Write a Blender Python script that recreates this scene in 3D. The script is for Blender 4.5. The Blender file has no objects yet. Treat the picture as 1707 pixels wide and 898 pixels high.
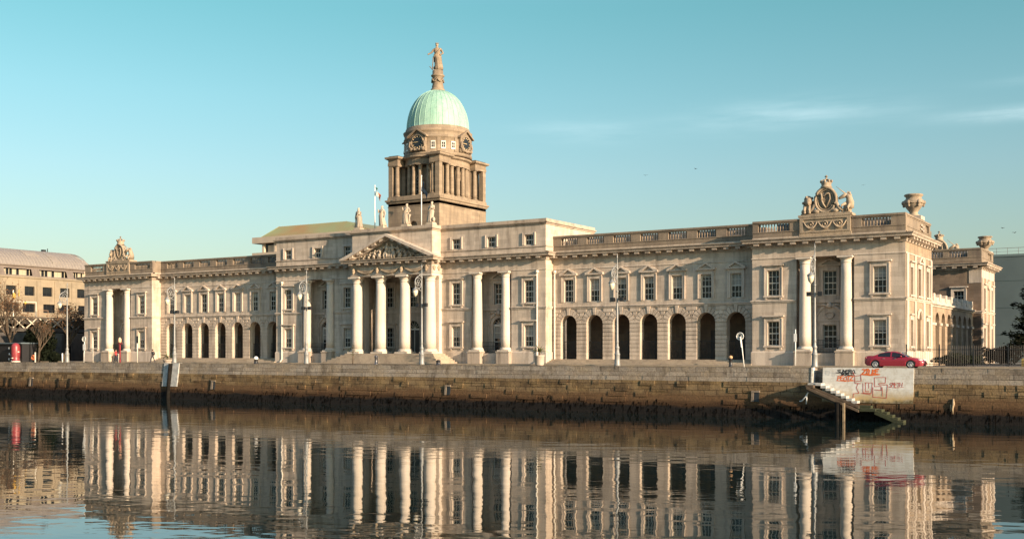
import bpy, math, random
from mathutils import Vector, Matrix
R = math.radians
random.seed(11)
sc = bpy.context.scene
COL = sc.collection
PI = math.pi

# ------------------------------------------------------------------ helpers
class MB:
    """collects faces, then links them as ONE mesh object"""
    def __init__(s):
        s.v = []; s.f = []; s.m = []; s.sm = []; s.mi = 0; s.smooth = False
    def add(s, vs, fs):
        b = len(s.v)
        s.v += [tuple(p) for p in vs]
        for f in fs:
            s.f.append([b + i for i in f]); s.m.append(s.mi); s.sm.append(s.smooth)
    def hexa(s, p):
        s.add(p, [(0, 3, 2, 1), (4, 5, 6, 7), (0, 1, 5, 4), (1, 2, 6, 5), (2, 3, 7, 6), (3, 0, 4, 7)])
    def box(s, x0, x1, y0, y1, z0, z1):
        s.hexa([(x0, y0, z0), (x1, y0, z0), (x1, y1, z0), (x0, y1, z0), (x0, y0, z1), (x1, y0, z1), (x1, y1, z1), (x0, y1, z1)])
    def obox(s, fr, u0, u1, n0, n1, z0, z1):
        p = fr.p
        s.hexa([p(u0, n1, z0), p(u1, n1, z0), p(u1, n0, z0), p(u0, n0, z0), p(u0, n1, z1), p(u1, n1, z1), p(u1, n0, z1), p(u0, n0, z1)])
    def prism(s, fr, poly, n0, n1):
        """polygon [(u,z)] extruded from n0 to n1"""
        k = len(poly)
        vs = [fr.p(u, n1, z) for u, z in poly] + [fr.p(u, n0, z) for u, z in poly]
        s.add(vs, [tuple(range(k)), tuple(range(2 * k - 1, k - 1, -1))] + [(i, k + i, k + (i + 1) % k, (i + 1) % k) for i in range(k)])
    def lathe(s, c, prof, n=16, sx=1, sy=1, a0=0.0):
        vs = []
        for r, z in prof:
            for i in range(n):
                a = a0 + 2 * PI * i / n
                vs.append((c[0] + r * sx * math.cos(a), c[1] + r * sy * math.sin(a), c[2] + z))
        fs = []
        for j in range(len(prof) - 1):
            for i in range(n):
                k = (i + 1) % n
                fs.append((j * n + i, j * n + k, (j + 1) * n + k, (j + 1) * n + i))
        fs.append(tuple(range(n - 1, -1, -1)))
        fs.append(tuple(range((len(prof) - 1) * n, len(prof) * n)))
        s.add(vs, fs)
    def ell(s, c, r, n=10, m=6, rot=None):
        prof = []
        vs = []
        for j in range(m + 1):
            t = -PI / 2 + PI * j / m
            for i in range(n):
                a = 2 * PI * i / n
                p = Vector((max(math.cos(t), 0.02) * math.cos(a) * r[0], max(math.cos(t), 0.02) * math.sin(a) * r[1], math.sin(t) * r[2]))
                if rot is not None: p = rot @ p
                vs.append((c[0] + p.x, c[1] + p.y, c[2] + p.z))
        fs = [(j * n + i, j * n + (i + 1) % n, (j + 1) * n + (i + 1) % n, (j + 1) * n + i) for j in range(m) for i in range(n)]
        fs += [tuple(range(n - 1, -1, -1)), tuple(range(m * n, (m + 1) * n))]
        s.add(vs, fs)
    def tube(s, pts, r, n=6, closed=False):
        pts = [Vector(p) for p in pts]
        k = len(pts)
        rs = r if isinstance(r, (list, tuple)) else [r] * k
        vs = []
        ref = None
        for i, p in enumerate(pts):
            if closed: d = pts[(i + 1) % k] - pts[i - 1]
            else: d = pts[min(i + 1, k - 1)] - pts[max(i - 1, 0)]
            if d.length < 1e-9: d = Vector((0, 0, 1))
            d.normalize()
            if ref is None or abs(ref.dot(d)) > 0.95:
                ref = Vector((0, 0, 1)) if abs(d.z) < 0.9 else Vector((1, 0, 0))
            a = d.cross(ref).normalized(); b = d.cross(a)
            ref = -b if False else ref
            for j in range(n):
                t = 2 * PI * j / n
                q = p + (a * math.cos(t) + b * math.sin(t)) * rs[i]
                vs.append(q)
        fs = []
        for i in range(k if closed else k - 1):
            i2 = (i + 1) % k
            for j in range(n):
                j2 = (j + 1) % n
                fs.append((i * n + j, i * n + j2, i2 * n + j2, i2 * n + j))
        if not closed:
            fs.append(tuple(range(n - 1, -1, -1))); fs.append(tuple(range((k - 1) * n, k * n)))
        s.add(vs, fs)
    def sweep(s, path, prof, closed=False):
        """profile [(offset to the right of the path, z)] along a 2D path with mitred corners"""
        k = len(path)
        nr = []
        segs = k if closed else k - 1
        for i in range(segs):
            a, b = path[i], path[(i + 1) % k]
            dx, dy = b[0] - a[0], b[1] - a[1]
            l = math.hypot(dx, dy)
            nr.append((dy / l, -dx / l))
        vs = []
        for i in range(k):
            if closed: n1, n2 = nr[i - 1], nr[i]
            else: n1, n2 = nr[max(i - 1, 0)], nr[min(i, segs - 1)]
            q = 1 + n1[0] * n2[0] + n1[1] * n2[1]
            m = ((n1[0] + n2[0]) / q, (n1[1] + n2[1]) / q)
            for o, z in prof:
                vs.append((path[i][0] + m[0] * o, path[i][1] + m[1] * o, z))
        h = len(prof)
        fs = []
        for i in range(segs):
            i2 = (i + 1) % k
            for j in range(h - 1):
                fs.append((i * h + j, i2 * h + j, i2 * h + j + 1, i * h + j + 1))
        if not closed:
            fs.append(tuple(range(h - 1, -1, -1))); fs.append(tuple(range((k - 1) * h, k * h)))
        s.add(vs, fs)
    def panel(s, fr, u0, u1, z0, z1, ops=(), n=0.0):
        """wall face with real openings: ('r',u0,u1,z0,z1,depth) or ('a',u0,u1,z0,spring,depth)"""
        bb = []
        for o in ops:
            if o[0] == 'r': bb.append((o[1], o[2], o[3], o[4]))
            else: bb.append((o[1], o[2], o[3], o[4] + (o[2] - o[1]) / 2))
        us = sorted({u0, u1} | {b[0] for b in bb} | {b[1] for b in bb})
        zs = sorted({z0, z1} | {b[2] for b in bb} | {b[3] for b in bb})
        us = [u for u in us if u0 - 1e-6 <= u <= u1 + 1e-6]; zs = [z for z in zs if z0 - 1e-6 <= z <= z1 + 1e-6]
        for i in range(len(us) - 1):
            for j in range(len(zs) - 1):
                cu, cz = (us[i] + us[i + 1]) / 2, (zs[j] + zs[j + 1]) / 2
                if any(b[0] < cu < b[1] and b[2] < cz < b[3] for b in bb): continue
                s.add([fr.p(us[i], n, zs[j]), fr.p(us[i + 1], n, zs[j]), fr.p(us[i + 1], n, zs[j + 1]), fr.p(us[i], n, zs[j + 1])], [(0, 1, 2, 3)])
        for o, b in zip(ops, bb):
            d = o[5]
            if o[0] == 'r':
                loop = [(o[1], o[3]), (o[1], o[4]), (o[2], o[4]), (o[2], o[3])]
            else:
                r = (o[2] - o[1]) / 2; c = (o[1] + o[2]) / 2
                arc = [(c - r * math.cos(t * PI / 16), o[4] + r * math.sin(t * PI / 16)) for t in range(17)]
                loop = [(o[1], o[3])] + arc + [(o[2], o[3])]
                for a, e in zip(arc[:-1], arc[1:]):
                    s.add([fr.p(a[0], n, a[1]), fr.p(e[0], n, e[1]), fr.p(e[0], n, b[3]), fr.p(a[0], n, b[3])], [(0, 1, 2, 3)])
            for a, e in zip(loop, loop[1:] + loop[:1]):
                s.add([fr.p(a[0], n, a[1]), fr.p(e[0], n, e[1]), fr.p(e[0], n - d, e[1]), fr.p(a[0], n - d, a[1])], [(0, 1, 2, 3)])
    def build(s, name, mats, parent=None):
        me = bpy.data.meshes.new(name)
        me.from_pydata(s.v, [], s.f)
        if not isinstance(mats, (list, tuple)): mats = [mats]
        for m in mats: me.materials.append(m)
        me.polygons.foreach_set('material_index', s.m)
        me.polygons.foreach_set('use_smooth', s.sm)
        me.update()
        o = bpy.data.objects.new(name, me)
        COL.objects.link(o)
        if parent is not None:
            o.parent = parent
            o.matrix_parent_inverse = Matrix.Translation(parent.matrix_world.translation).inverted() if False else Matrix.Identity(4)
        return o

    def build_each(s, name, mats, parent=None):
        """one object per connected piece"""
        par = list(range(len(s.v)))
        def find(i):
            while par[i] != i: par[i] = par[par[i]]; i = par[i]
            return i
        for f in s.f:
            for i in f[1:]: par[find(f[0])] = find(i)
        groups = {}
        for k, f in enumerate(s.f): groups.setdefault(find(f[0]), []).append(k)
        out = []
        for ks in groups.values():
            m = MB(); ids = {}
            for k in ks:
                for i in s.f[k]:
                    if i not in ids: ids[i] = len(m.v); m.v.append(s.v[i])
                m.f.append([ids[i] for i in s.f[k]]); m.m.append(s.m[k]); m.sm.append(s.sm[k])
            out.append(m.build(name, mats, parent))
        return out

class Fr:
    def __init__(s, o, u, n):
        s.o = o; s.u = u; s.n = n
    def p(s, u, n, z):
        return (s.o[0] + s.u[0] * u + s.n[0] * n, s.o[1] + s.u[1] * u + s.n[1] * n, z)

def south(y): return Fr((0, y), (1, 0), (0, -1))
def east(x): return Fr((x, 0), (0, 1), (1, 0))
def west(x): return Fr((x, 0), (0, -1), (-1, 0))

def tag(o, label, cat, group=None, kind=None):
    if label: o['label'] = label
    if cat: o['category'] = cat
    if group: o['group'] = group
    if kind: o['kind'] = kind
    return o

def empty(name, loc, label, cat, group=None, rz=0):
    o = bpy.data.objects.new(name, None)
    COL.objects.link(o)
    o.location = loc; o.rotation_euler = (0, 0, rz)
    return tag(o, label, cat, group)

def copy_tree(o, parent=None):
    c = o.copy(); COL.objects.link(c)
    if parent is not None: c.parent = parent
    for ch in list(o.children): copy_tree(ch, c)
    return c

def skin(name, joints, edges, mat, parent=None, sub=2, root=0):
    """one continuous surface grown round a skeleton; returns a plain mesh object"""
    me = bpy.data.meshes.new(name)
    me.from_pydata([j[0] for j in joints], edges, [])
    o = bpy.data.objects.new(name, me); COL.objects.link(o)
    o.modifiers.new('skin', 'SKIN'); sb = o.modifiers.new('sub', 'SUBSURF'); sb.levels = sub; sb.render_levels = sub
    for i, j in enumerate(joints):
        r = j[1] if isinstance(j[1], tuple) else (j[1], j[1])
        me.skin_vertices[0].data[i].radius = r
        me.skin_vertices[0].data[i].use_root = (i == root)
    bpy.context.view_layer.update()
    dg = bpy.context.evaluated_depsgraph_get()
    m2 = bpy.data.meshes.new_from_object(o.evaluated_get(dg))
    bpy.data.objects.remove(o)
    mats = mat if isinstance(mat, (list, tuple)) else [mat]
    m2.materials.clear()
    for m in mats: m2.materials.append(m)
    for p in m2.polygons: p.use_smooth = True; p.material_index = 0
    o = bpy.data.objects.new(name, m2); COL.objects.link(o)
    if parent is not None: o.parent = parent
    return o

# ------------------------------------------------------------------ materials
def newmat(name):
    m = bpy.data.materials.new(name); m.use_nodes = True
    nt = m.node_tree
    b = nt.nodes['Principled BSDF']
    return m, nt, b
def N(nt, t, **kw):
    n = nt.nodes.new(t)
    for k, v in kw.items(): setattr(n, k, v)
    return n
def plain(name, col, rough=0.6, metal=0.0, noise=0.0, nscale=3.0, coat=0.0, spec=0.5):
    m, nt, b = newmat(name)
    b.inputs['Roughness'].default_value = rough; b.inputs['Metallic'].default_value = metal
    b.inputs['Specular IOR Level'].default_value = spec
    if coat: b.inputs['Coat Weight'].default_value = coat; b.inputs['Coat Roughness'].default_value = 0.05
    if noise:
        g = N(nt, 'ShaderNodeNewGeometry')
        t = N(nt, 'ShaderNodeTexNoise'); t.inputs['Scale'].default_value = nscale; t.inputs['Detail'].default_value = 6
        nt.links.new(g.outputs['Position'], t.inputs['Vector'])
        r = N(nt, 'ShaderNodeValToRGB')
        r.color_ramp.elements[0].position = 0.3; r.color_ramp.elements[1].position = 0.7
        r.color_ramp.elements[0].color = tuple(c * (1 - noise) for c in col) + (1,)
        r.color_ramp.elements[1].color = tuple(min(1, c * (1 + noise * 0.6)) for c in col) + (1,)
        nt.links.new(t.outputs['Fac'], r.inputs['Fac'])
        nt.links.new(r.outputs['Color'], b.inputs['Base Color'])
    else:
        b.inputs['Base Color'].default_value = tuple(col) + (1,)
    return m

def mixc(nt, a, b, fac, mode='MIX'):
    x = N(nt, 'ShaderNodeMix', data_type='RGBA', blend_type=mode)
    for sock, val in ((x.inputs[6], a), (x.inputs[7], b)):
        if hasattr(val, 'node'): nt.links.new(val, sock)
        else: sock.default_value = tuple(val) + (1,)
    if hasattr(fac, 'node'): nt.links.new(fac, x.inputs[0])
    else: x.inputs[0].default_value = fac
    return x.outputs[2]
def ramp(nt, src, stops):
    r = N(nt, 'ShaderNodeValToRGB')
    e = r.color_ramp.elements
    while len(e) < len(stops): e.new(0.5)
    for i, (p, c) in enumerate(stops):
        e[i].position = p; e[i].color = (c, c, c, 1) if not isinstance(c, tuple) else tuple(c) + (1,)
    nt.links.new(src, r.inputs['Fac'])
    return r.outputs['Color']
def mapped(nt, pos, scale, loc=(0, 0, 0)):
    mp = N(nt, 'ShaderNodeMapping'); mp.inputs['Scale'].default_value = scale; mp.inputs['Location'].default_value = loc
    nt.links.new(pos, mp.inputs['Vector']); return mp.outputs['Vector']
def noise(nt, vec, scale, detail=5, rough=0.55):
    t = N(nt, 'ShaderNodeTexNoise'); t.inputs['Scale'].default_value = scale; t.inputs['Detail'].default_value = detail; t.inputs['Roughness'].default_value = rough
    nt.links.new(vec, t.inputs['Vector']); return t.outputs['Fac']

def wallvec(nt):
    """(x+y, z, 0): runs along any axis-aligned wall"""
    g = N(nt, 'ShaderNodeNewGeometry')
    sp = N(nt, 'ShaderNodeSeparateXYZ'); nt.links.new(g.outputs['Position'], sp.inputs[0])
    ad = N(nt, 'ShaderNodeMath', operation='ADD'); nt.links.new(sp.outputs['X'], ad.inputs[0]); nt.links.new(sp.outputs['Y'], ad.inputs[1])
    cb = N(nt, 'ShaderNodeCombineXYZ'); nt.links.new(ad.outputs[0], cb.inputs['X']); nt.links.new(sp.outputs['Z'], cb.inputs['Y'])
    return g.outputs['Position'], cb.outputs[0], sp.outputs['Z']

def stone(name, col, grime=0.5, joint=0.75, bw=1.15, bh=0.43, var=0.16, grimecol=(0.13, 0.10, 0.08), tint=(0.55, 0.40, 0.25), tintamt=0.25, rough=0.85, bump=0.25):
    m, nt, b = newmat(name)
    pos, wv, z = wallvec(nt)
    br = N(nt, 'ShaderNodeTexBrick')
    nt.links.new(wv, br.inputs['Vector'])
    br.inputs['Scale'].default_value = 1.0; br.inputs['Brick Width'].default_value = bw; br.inputs['Row Height'].default_value = bh
    br.inputs['Mortar Size'].default_value = 0.012; br.inputs['Mortar Smooth'].default_value = 0.3; br.inputs['Bias'].default_value = 0.0
    c1 = tuple(c * (1 - var) for c in col); c2 = tuple(min(1, c * (1 + var * .7)) for c in col)
    br.inputs['Color1'].default_value = c1 + (1,); br.inputs['Color2'].default_value = c2 + (1,)
    br.inputs['Mortar'].default_value = tuple(c * joint for c in col) + (1,)
    big = noise(nt, pos, 0.35, 4)
    c = mixc(nt, br.outputs['Color'], tuple(col[i] * 0.6 + tint[i] * 0.4 for i in range(3)), ramp(nt, big, [(0.4, 0.0), (0.7, tintamt * 2)]))
    st = noise(nt, mapped(nt, pos, (1.3, 1.3, 0.16)), 1.0, 6, 0.65)
    c = mixc(nt, c, grimecol, ramp(nt, st, [(0.47, 0.0), (0.72, grime)]))
    fine = noise(nt, pos, 9.0, 6, 0.7)
    c = mixc(nt, c, (0.5, 0.5, 0.5), 0.0)
    x = N(nt, 'ShaderNodeMix', data_type='RGBA', blend_type='MULTIPLY'); x.inputs[0].default_value = 1.0
    nt.links.new(c, x.inputs[6]); nt.links.new(ramp(nt, fine, [(0.25, 0.8), (0.7, 1.06)]), x.inputs[7])
    nt.links.new(x.outputs[2], b.inputs['Base Color'])
    b.inputs['Roughness'].default_value = rough; b.inputs['Specular IOR Level'].default_value = 0.25
    bp = N(nt, 'ShaderNodeBump'); bp.inputs['Strength'].default_value = bump; bp.inputs['Distance'].default_value = 0.03
    nt.links.new(fine, bp.inputs['Height']); nt.links.new(bp.outputs['Normal'], b.inputs['Normal'])
    return m

M = {}
M['stone'] = stone('portland_stone', (0.53, 0.44, 0.355), 0.66)
M['trim'] = stone('trim_stone', (0.55, 0.465, 0.385), 0.66, joint=0.95, bw=1.6, bh=3.0, var=0.08)
M['column'] = stone('column_stone', (0.60, 0.525, 0.445), 0.25, joint=0.98, bw=9, bh=1.6, var=0.05)
M['cornice'] = stone('weathered_cornice_stone', (0.42, 0.345, 0.275), 0.8, joint=0.85, bw=1.3, bh=3.0, var=0.16)
M['parapet'] = stone('weathered_parapet_stone', (0.225, 0.178, 0.133), 0.85, joint=0.85, bw=1.4, bh=0.5, var=0.18)
M['tower'] = stone('brown_tower_stone', (0.29, 0.222, 0.155), 0.7, joint=0.6, bw=1.1, bh=0.42, var=0.22, tint=(0.25, 0.18, 0.11))
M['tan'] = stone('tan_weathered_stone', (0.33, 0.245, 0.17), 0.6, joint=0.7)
M['brown'] = stone('soot_and_shade_stone', (0.17, 0.122, 0.088), 0.8, joint=0.7, bw=1.1, bh=0.42, var=0.25)
M['sculpt'] = stone('carved_stone', (0.37, 0.29, 0.205), 0.9, joint=1.0, bw=30, bh=30, var=0.02, bump=0.6)
M['statue'] = stone('pale_carved_stone', (0.46, 0.385, 0.30), 0.85, joint=1.0, bw=30, bh=30, var=0.02, bump=0.6)
M['step'] = stone('step_granite', (0.38, 0.31, 0.235), 0.5, joint=0.7, bw=1.5, bh=10, var=0.15)
M['glass'] = plain('window_glass', (0.012, 0.014, 0.017), 0.06, spec=0.35)
M['blind'] = plain('drawn_blind', (0.30, 0.28, 0.245), 0.6, noise=0.15, nscale=2)
M['paint'] = plain('white_sash_paint', (0.62, 0.58, 0.50), 0.5, noise=0.08, nscale=5)
M['dark'] = plain('dark_timber_and_shade', (0.060, 0.052, 0.045), 0.6, noise=0.4, nscale=1.2)
M['iron'] = plain('black_iron', (0.018, 0.018, 0.020), 0.45)
M['lead'] = plain('roof_lead', (0.16, 0.155, 0.15), 0.6, noise=0.2, nscale=0.7)
M['gold'] = plain('clock_gold', (0.75, 0.55, 0.28), 0.4, noise=0.1)
M['dial'] = plain('clock_dial', (0.015, 0.017, 0.022), 0.35)
M['silver'] = plain('silver_lamp_paint', (0.24, 0.24, 0.232), 0.5, 0.2, noise=0.12, nscale=3)
M['lamp_glass'] = plain('lantern_glass', (0.62, 0.55, 0.42), 0.25)
M['white'] = plain('white_paint', (0.74, 0.72, 0.68), 0.5, noise=0.1, nscale=4)
M['pipe'] = plain('cream_pipe', (0.66, 0.60, 0.50), 0.5, noise=0.1, nscale=2)
M['black'] = plain('black_paint', (0.02, 0.02, 0.022), 0.4)
M['redpaint'] = plain('red_paint', (0.24, 0.035, 0.04), 0.4, noise=0.2, nscale=2)

def copper_mat():
    m, nt, b = newmat('copper_patina')
    g = N(nt, 'ShaderNodeNewGeometry')
    n1 = noise(nt, mapped(nt, g.outputs['Position'], (1.6, 1.6, 0.3)), 1.0, 6)
    c = mixc(nt, (0.21, 0.37, 0.29), (0.31, 0.48, 0.385), ramp(nt, n1, [(0.35, 0.0), (0.65, 1.0)]))
    n2 = noise(nt, g.outputs['Position'], 3.0, 6)
    c = mixc(nt, c, (0.16, 0.33, 0.27), ramp(nt, n2, [(0.5, 0.0), (0.72, 0.6)]))
    n3 = noise(nt, mapped(nt, g.outputs['Position'], (4.5, 4.5, 0.25), (3, 1, 0)), 1.0, 5, .65)
    c = mixc(nt, c, (0.13, 0.24, 0.19), ramp(nt, n3, [(0.56, 0.0), (0.70, 0.55)]))
    nt.links.new(c, b.inputs['Base Color']); b.inputs['Roughness'].default_value = 0.65
    return m
M['copper'] = copper_mat()

def old_copper():
    m, nt, b = newmat('greenish_copper_roof')
    g = N(nt, 'ShaderNodeNewGeometry')
    n1 = noise(nt, g.outputs['Position'], 0.11, 4)
    c = mixc(nt, (0.19, 0.21, 0.10), (0.23, 0.145, 0.06), ramp(nt, n1, [(0.4, 0.0), (0.62, 1.0)]))
    nt.links.new(c, b.inputs['Base Color']); b.inputs['Roughness'].default_value = 0.6
    return m
M['oldcopper'] = old_copper()

def quay_mat(granite):
    """river wall: dressed granite above, brown rubble below, rust band and black weed near the water"""
    m, nt, b = newmat('quay_granite' if granite else 'river_wall_stone')
    pos, wv, z = wallvec(nt)
    br = N(nt, 'ShaderNodeTexBrick'); nt.links.new(wv, br.inputs['Vector'])
    br.inputs['Scale'].default_value = 1.0
    br.inputs['Brick Width'].default_value = 1.9 if granite else 1.15
    br.inputs['Row Height'].default_value = 0.405 if granite else 0.5
    br.inputs['Mortar Size'].default_value = 0.018 if granite else 0.03
    br.inputs['Mortar Smooth'].default_value = 0.4
    if granite:
        a, d, mo = (0.20, 0.165, 0.13), (0.34, 0.29, 0.235), (0.08, 0.06, 0.042)
    else:
        a, d, mo = (0.095, 0.06, 0.03), (0.21, 0.145, 0.08), (0.03, 0.02, 0.011)
    br.inputs['Color1'].default_value = a + (1,); br.inputs['Color2'].default_value = d + (1,); br.inputs['Mortar'].default_value = mo + (1,)
    c = br.outputs['Color']
    n1 = noise(nt, pos, 0.6, 7, 0.65)
    c = mixc(nt, c, (0.30, 0.20, 0.09) if not granite else (0.34, 0.26, 0.17), ramp(nt, n1, [(0.45, 0.0), (0.65, 0.55)]))
    n2 = noise(nt, mapped(nt, pos, (1.2, 1.2, 0.35)), 1.1, 7, 0.7)
    c = mixc(nt, c, (0.045, 0.033, 0.022), ramp(nt, n2, [(0.52, 0.0), (0.72, 0.8)]))
    if not granite:
        def band(base, amp, width):
            nn = noise(nt, mapped(nt, pos, (0.35, 0.35, 1.0)), 1.0, 6, 0.6)
            a1 = N(nt, 'ShaderNodeMath', operation='MULTIPLY_ADD'); nt.links.new(nn, a1.inputs[0]); a1.inputs[1].default_value = amp; nt.links.new(z, a1.inputs[2])
            mr = N(nt, 'ShaderNodeMapRange'); nt.links.new(a1.outputs[0], mr.inputs['Value'])
            mr.inputs['From Min'].default_value = base + width; mr.inputs['From Max'].default_value = base
            return mr.outputs['Result']
        c = mixc(nt, c, (0.125, 0.072, 0.036), band(-2.15, 0.9, 0.5))
        c = mixc(nt, c, (0.06, 0.032, 0.016), band(-2.75, 0.9, 0.35))
        c = mixc(nt, c, (0.012, 0.010, 0.009), band(-3.05, 1.0, 0.22))
    fine = noise(nt, pos, 7.0, 7, 0.7)
    x = N(nt, 'ShaderNodeMix', data_type='RGBA', blend_type='MULTIPLY'); x.inputs[0].default_value = 1.0
    nt.links.new(c, x.inputs[6]); nt.links.new(ramp(nt, fine, [(0.3, 0.6), (0.7, 1.2)]), x.inputs[7])
    nt.links.new(x.outputs[2], b.inputs['Base Color']); b.inputs['Roughness'].default_value = 0.9; b.inputs['Specular IOR Level'].default_value = 0.2
    bp = N(nt, 'ShaderNodeBump'); bp.inputs['Strength'].default_value = 0.7; bp.inputs['Distance'].default_value = 0.06
    ad = N(nt, 'ShaderNodeMath', operation='MULTIPLY_ADD'); nt.links.new(br.outputs['Fac'], ad.inputs[0]); ad.inputs[1].default_value = -0.8; nt.links.new(fine, ad.inputs[2])
    nt.links.new(ad.outputs[0], bp.inputs['Height']); nt.links.new(bp.outputs['Normal'], b.inputs['Normal'])
    return m
M['granite'] = quay_mat(True)
M['rubble'] = quay_mat(False)

def painted_wall():
    m, nt, b = newmat('whitewashed_wall')
    pos, wv, z = wallvec(nt)
    br = N(nt, 'ShaderNodeTexBrick'); nt.links.new(wv, br.inputs['Vector']); br.inputs['Scale'].default_value = 1.0
    br.inputs['Brick Width'].default_value = 1.6; br.inputs['Row Height'].default_value = 0.42; br.inputs['Mortar Size'].default_value = 0.010
    br.inputs['Color1'].default_value = (0.56, 0.54, 0.49, 1); br.inputs['Color2'].default_value = (0.63, 0.61, 0.56, 1); br.inputs['Mortar'].default_value = (0.52, 0.47, 0.40, 1)
    n = noise(nt, mapped(nt, pos, (1.2, 1.2, 1.0)), 1.3, 7, 0.7)
    a1 = N(nt, 'ShaderNodeMath', operation='MULTIPLY_ADD'); nt.links.new(n, a1.inputs[0]); a1.inputs[1].default_value = 1.0; nt.links.new(z, a1.inputs[2])
    mr = N(nt, 'ShaderNodeMapRange'); nt.links.new(a1.outputs[0], mr.inputs['Value']); mr.inputs['From Min'].default_value = -1.15; mr.inputs['From Max'].default_value = -1.9
    c = mixc(nt, br.outputs['Color'], (0.42, 0.30, 0.14), mr.outputs['Result'])
    mr2 = N(nt, 'ShaderNodeMapRange'); nt.links.new(a1.outputs[0], mr2.inputs['Value']); mr2.inputs['From Min'].default_value = -1.95; mr2.inputs['From Max'].default_value = -2.2
    c = mixc(nt, c, (0.10, 0.075, 0.03), mr2.outputs['Result'])
    n2 = noise(nt, pos, 3.0, 7, 0.7)
    c = mixc(nt, c, (0.36, 0.30, 0.22), ramp(nt, n2, [(0.46, 0.0), (0.72, 0.75)]))
    nt.links.new(c, b.inputs['Base Color']); b.inputs['Roughness'].default_value = 0.8
    return m
M['whitewash'] = painted_wall()

WATER = (0.0140, 0.0040, 0.00022)
def water_mat():
    m, nt, b = newmat('river_water')
    g = N(nt, 'ShaderNodeNewGeometry'); pos = g.outputs['Position']
    b.inputs['Base Color'].default_value = (0.007, 0.015, 0.014, 1); b.inputs['Roughness'].default_value = 0.015
    b.inputs['IOR'].default_value = 1.5; b.inputs['Specular IOR Level'].default_value = 0.62
    rot = N(nt, 'ShaderNodeMapping'); rot.inputs['Rotation'].default_value = (0, 0, R(-24)); nt.links.new(pos, rot.inputs['Vector'])
    v = rot.outputs['Vector']
    swell = noise(nt, mapped(nt, v, (0.42, 0.60, 1)), 1.0, 2, 0.45)
    rip = noise(nt, mapped(nt, v, (0.5, 1.15, 1), (3, 7, 0)), 1.0, 3, 0.5)
    fine = noise(nt, mapped(nt, v, (1.6, 7.0, 1), (9, 2, 0)), 1.0, 3, 0.6)
    patch = ramp(nt, noise(nt, mapped(nt, v, (0.03, 0.085, 1), (1.7, 0.3, 0)), 1.0, 3, 0.55), [(0.40, 0.25), (0.52, 0.8), (0.66, 3.2)])
    def mul(a, k):
        x = N(nt, 'ShaderNodeMath', operation='MULTIPLY'); nt.links.new(a, x.inputs[0])
        if hasattr(k, 'node'): nt.links.new(k, x.inputs[1])
        else: x.inputs[1].default_value = k
        return x.outputs[0]
    def add(a, c):
        x = N(nt, 'ShaderNodeMath', operation='ADD'); nt.links.new(a, x.inputs[0]); nt.links.new(c, x.inputs[1]); return x.outputs[0]
    h = add(mul(swell, WATER[0]), mul(add(mul(rip, WATER[1]), mul(fine, WATER[2])), patch))
    bp = N(nt, 'ShaderNodeBump'); bp.inputs['Strength'].default_value = 1.0; bp.inputs['Distance'].default_value = 1.0
    nt.links.new(h, bp.inputs['Height']); nt.links.new(bp.outputs['Normal'], b.inputs['Normal'])
    return m
M['water'] = water_mat()
M['asphalt'] = plain('asphalt', (0.10, 0.085, 0.07), 0.9, noise=0.3, nscale=1.5)
M['paving'] = stone('granite_paving', (0.30, 0.25, 0.195), 0.4, joint=0.6, bw=0.9, bh=0.6, var=0.15)
M['ground'] = plain('packed_ground', (0.12, 0.105, 0.085), 0.95, noise=0.3, nscale=0.4)
# ------------------------------------------------------------------ the domed building
B = empty('domed_government_building', (0, 0, 0), 'long pale stone neoclassical building with a green copper dome and portico', 'building')
F0, FW, FR, FP = south(0.0), south(1.525), south(1.6), south(2.5)
RB = 4.36                                            # spring of the arcade arches
ARCH = [21.63 + 3.144 * i for i in range(7)]
PIN, HW, CB = 42.7, 57.0, 19.63

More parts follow.
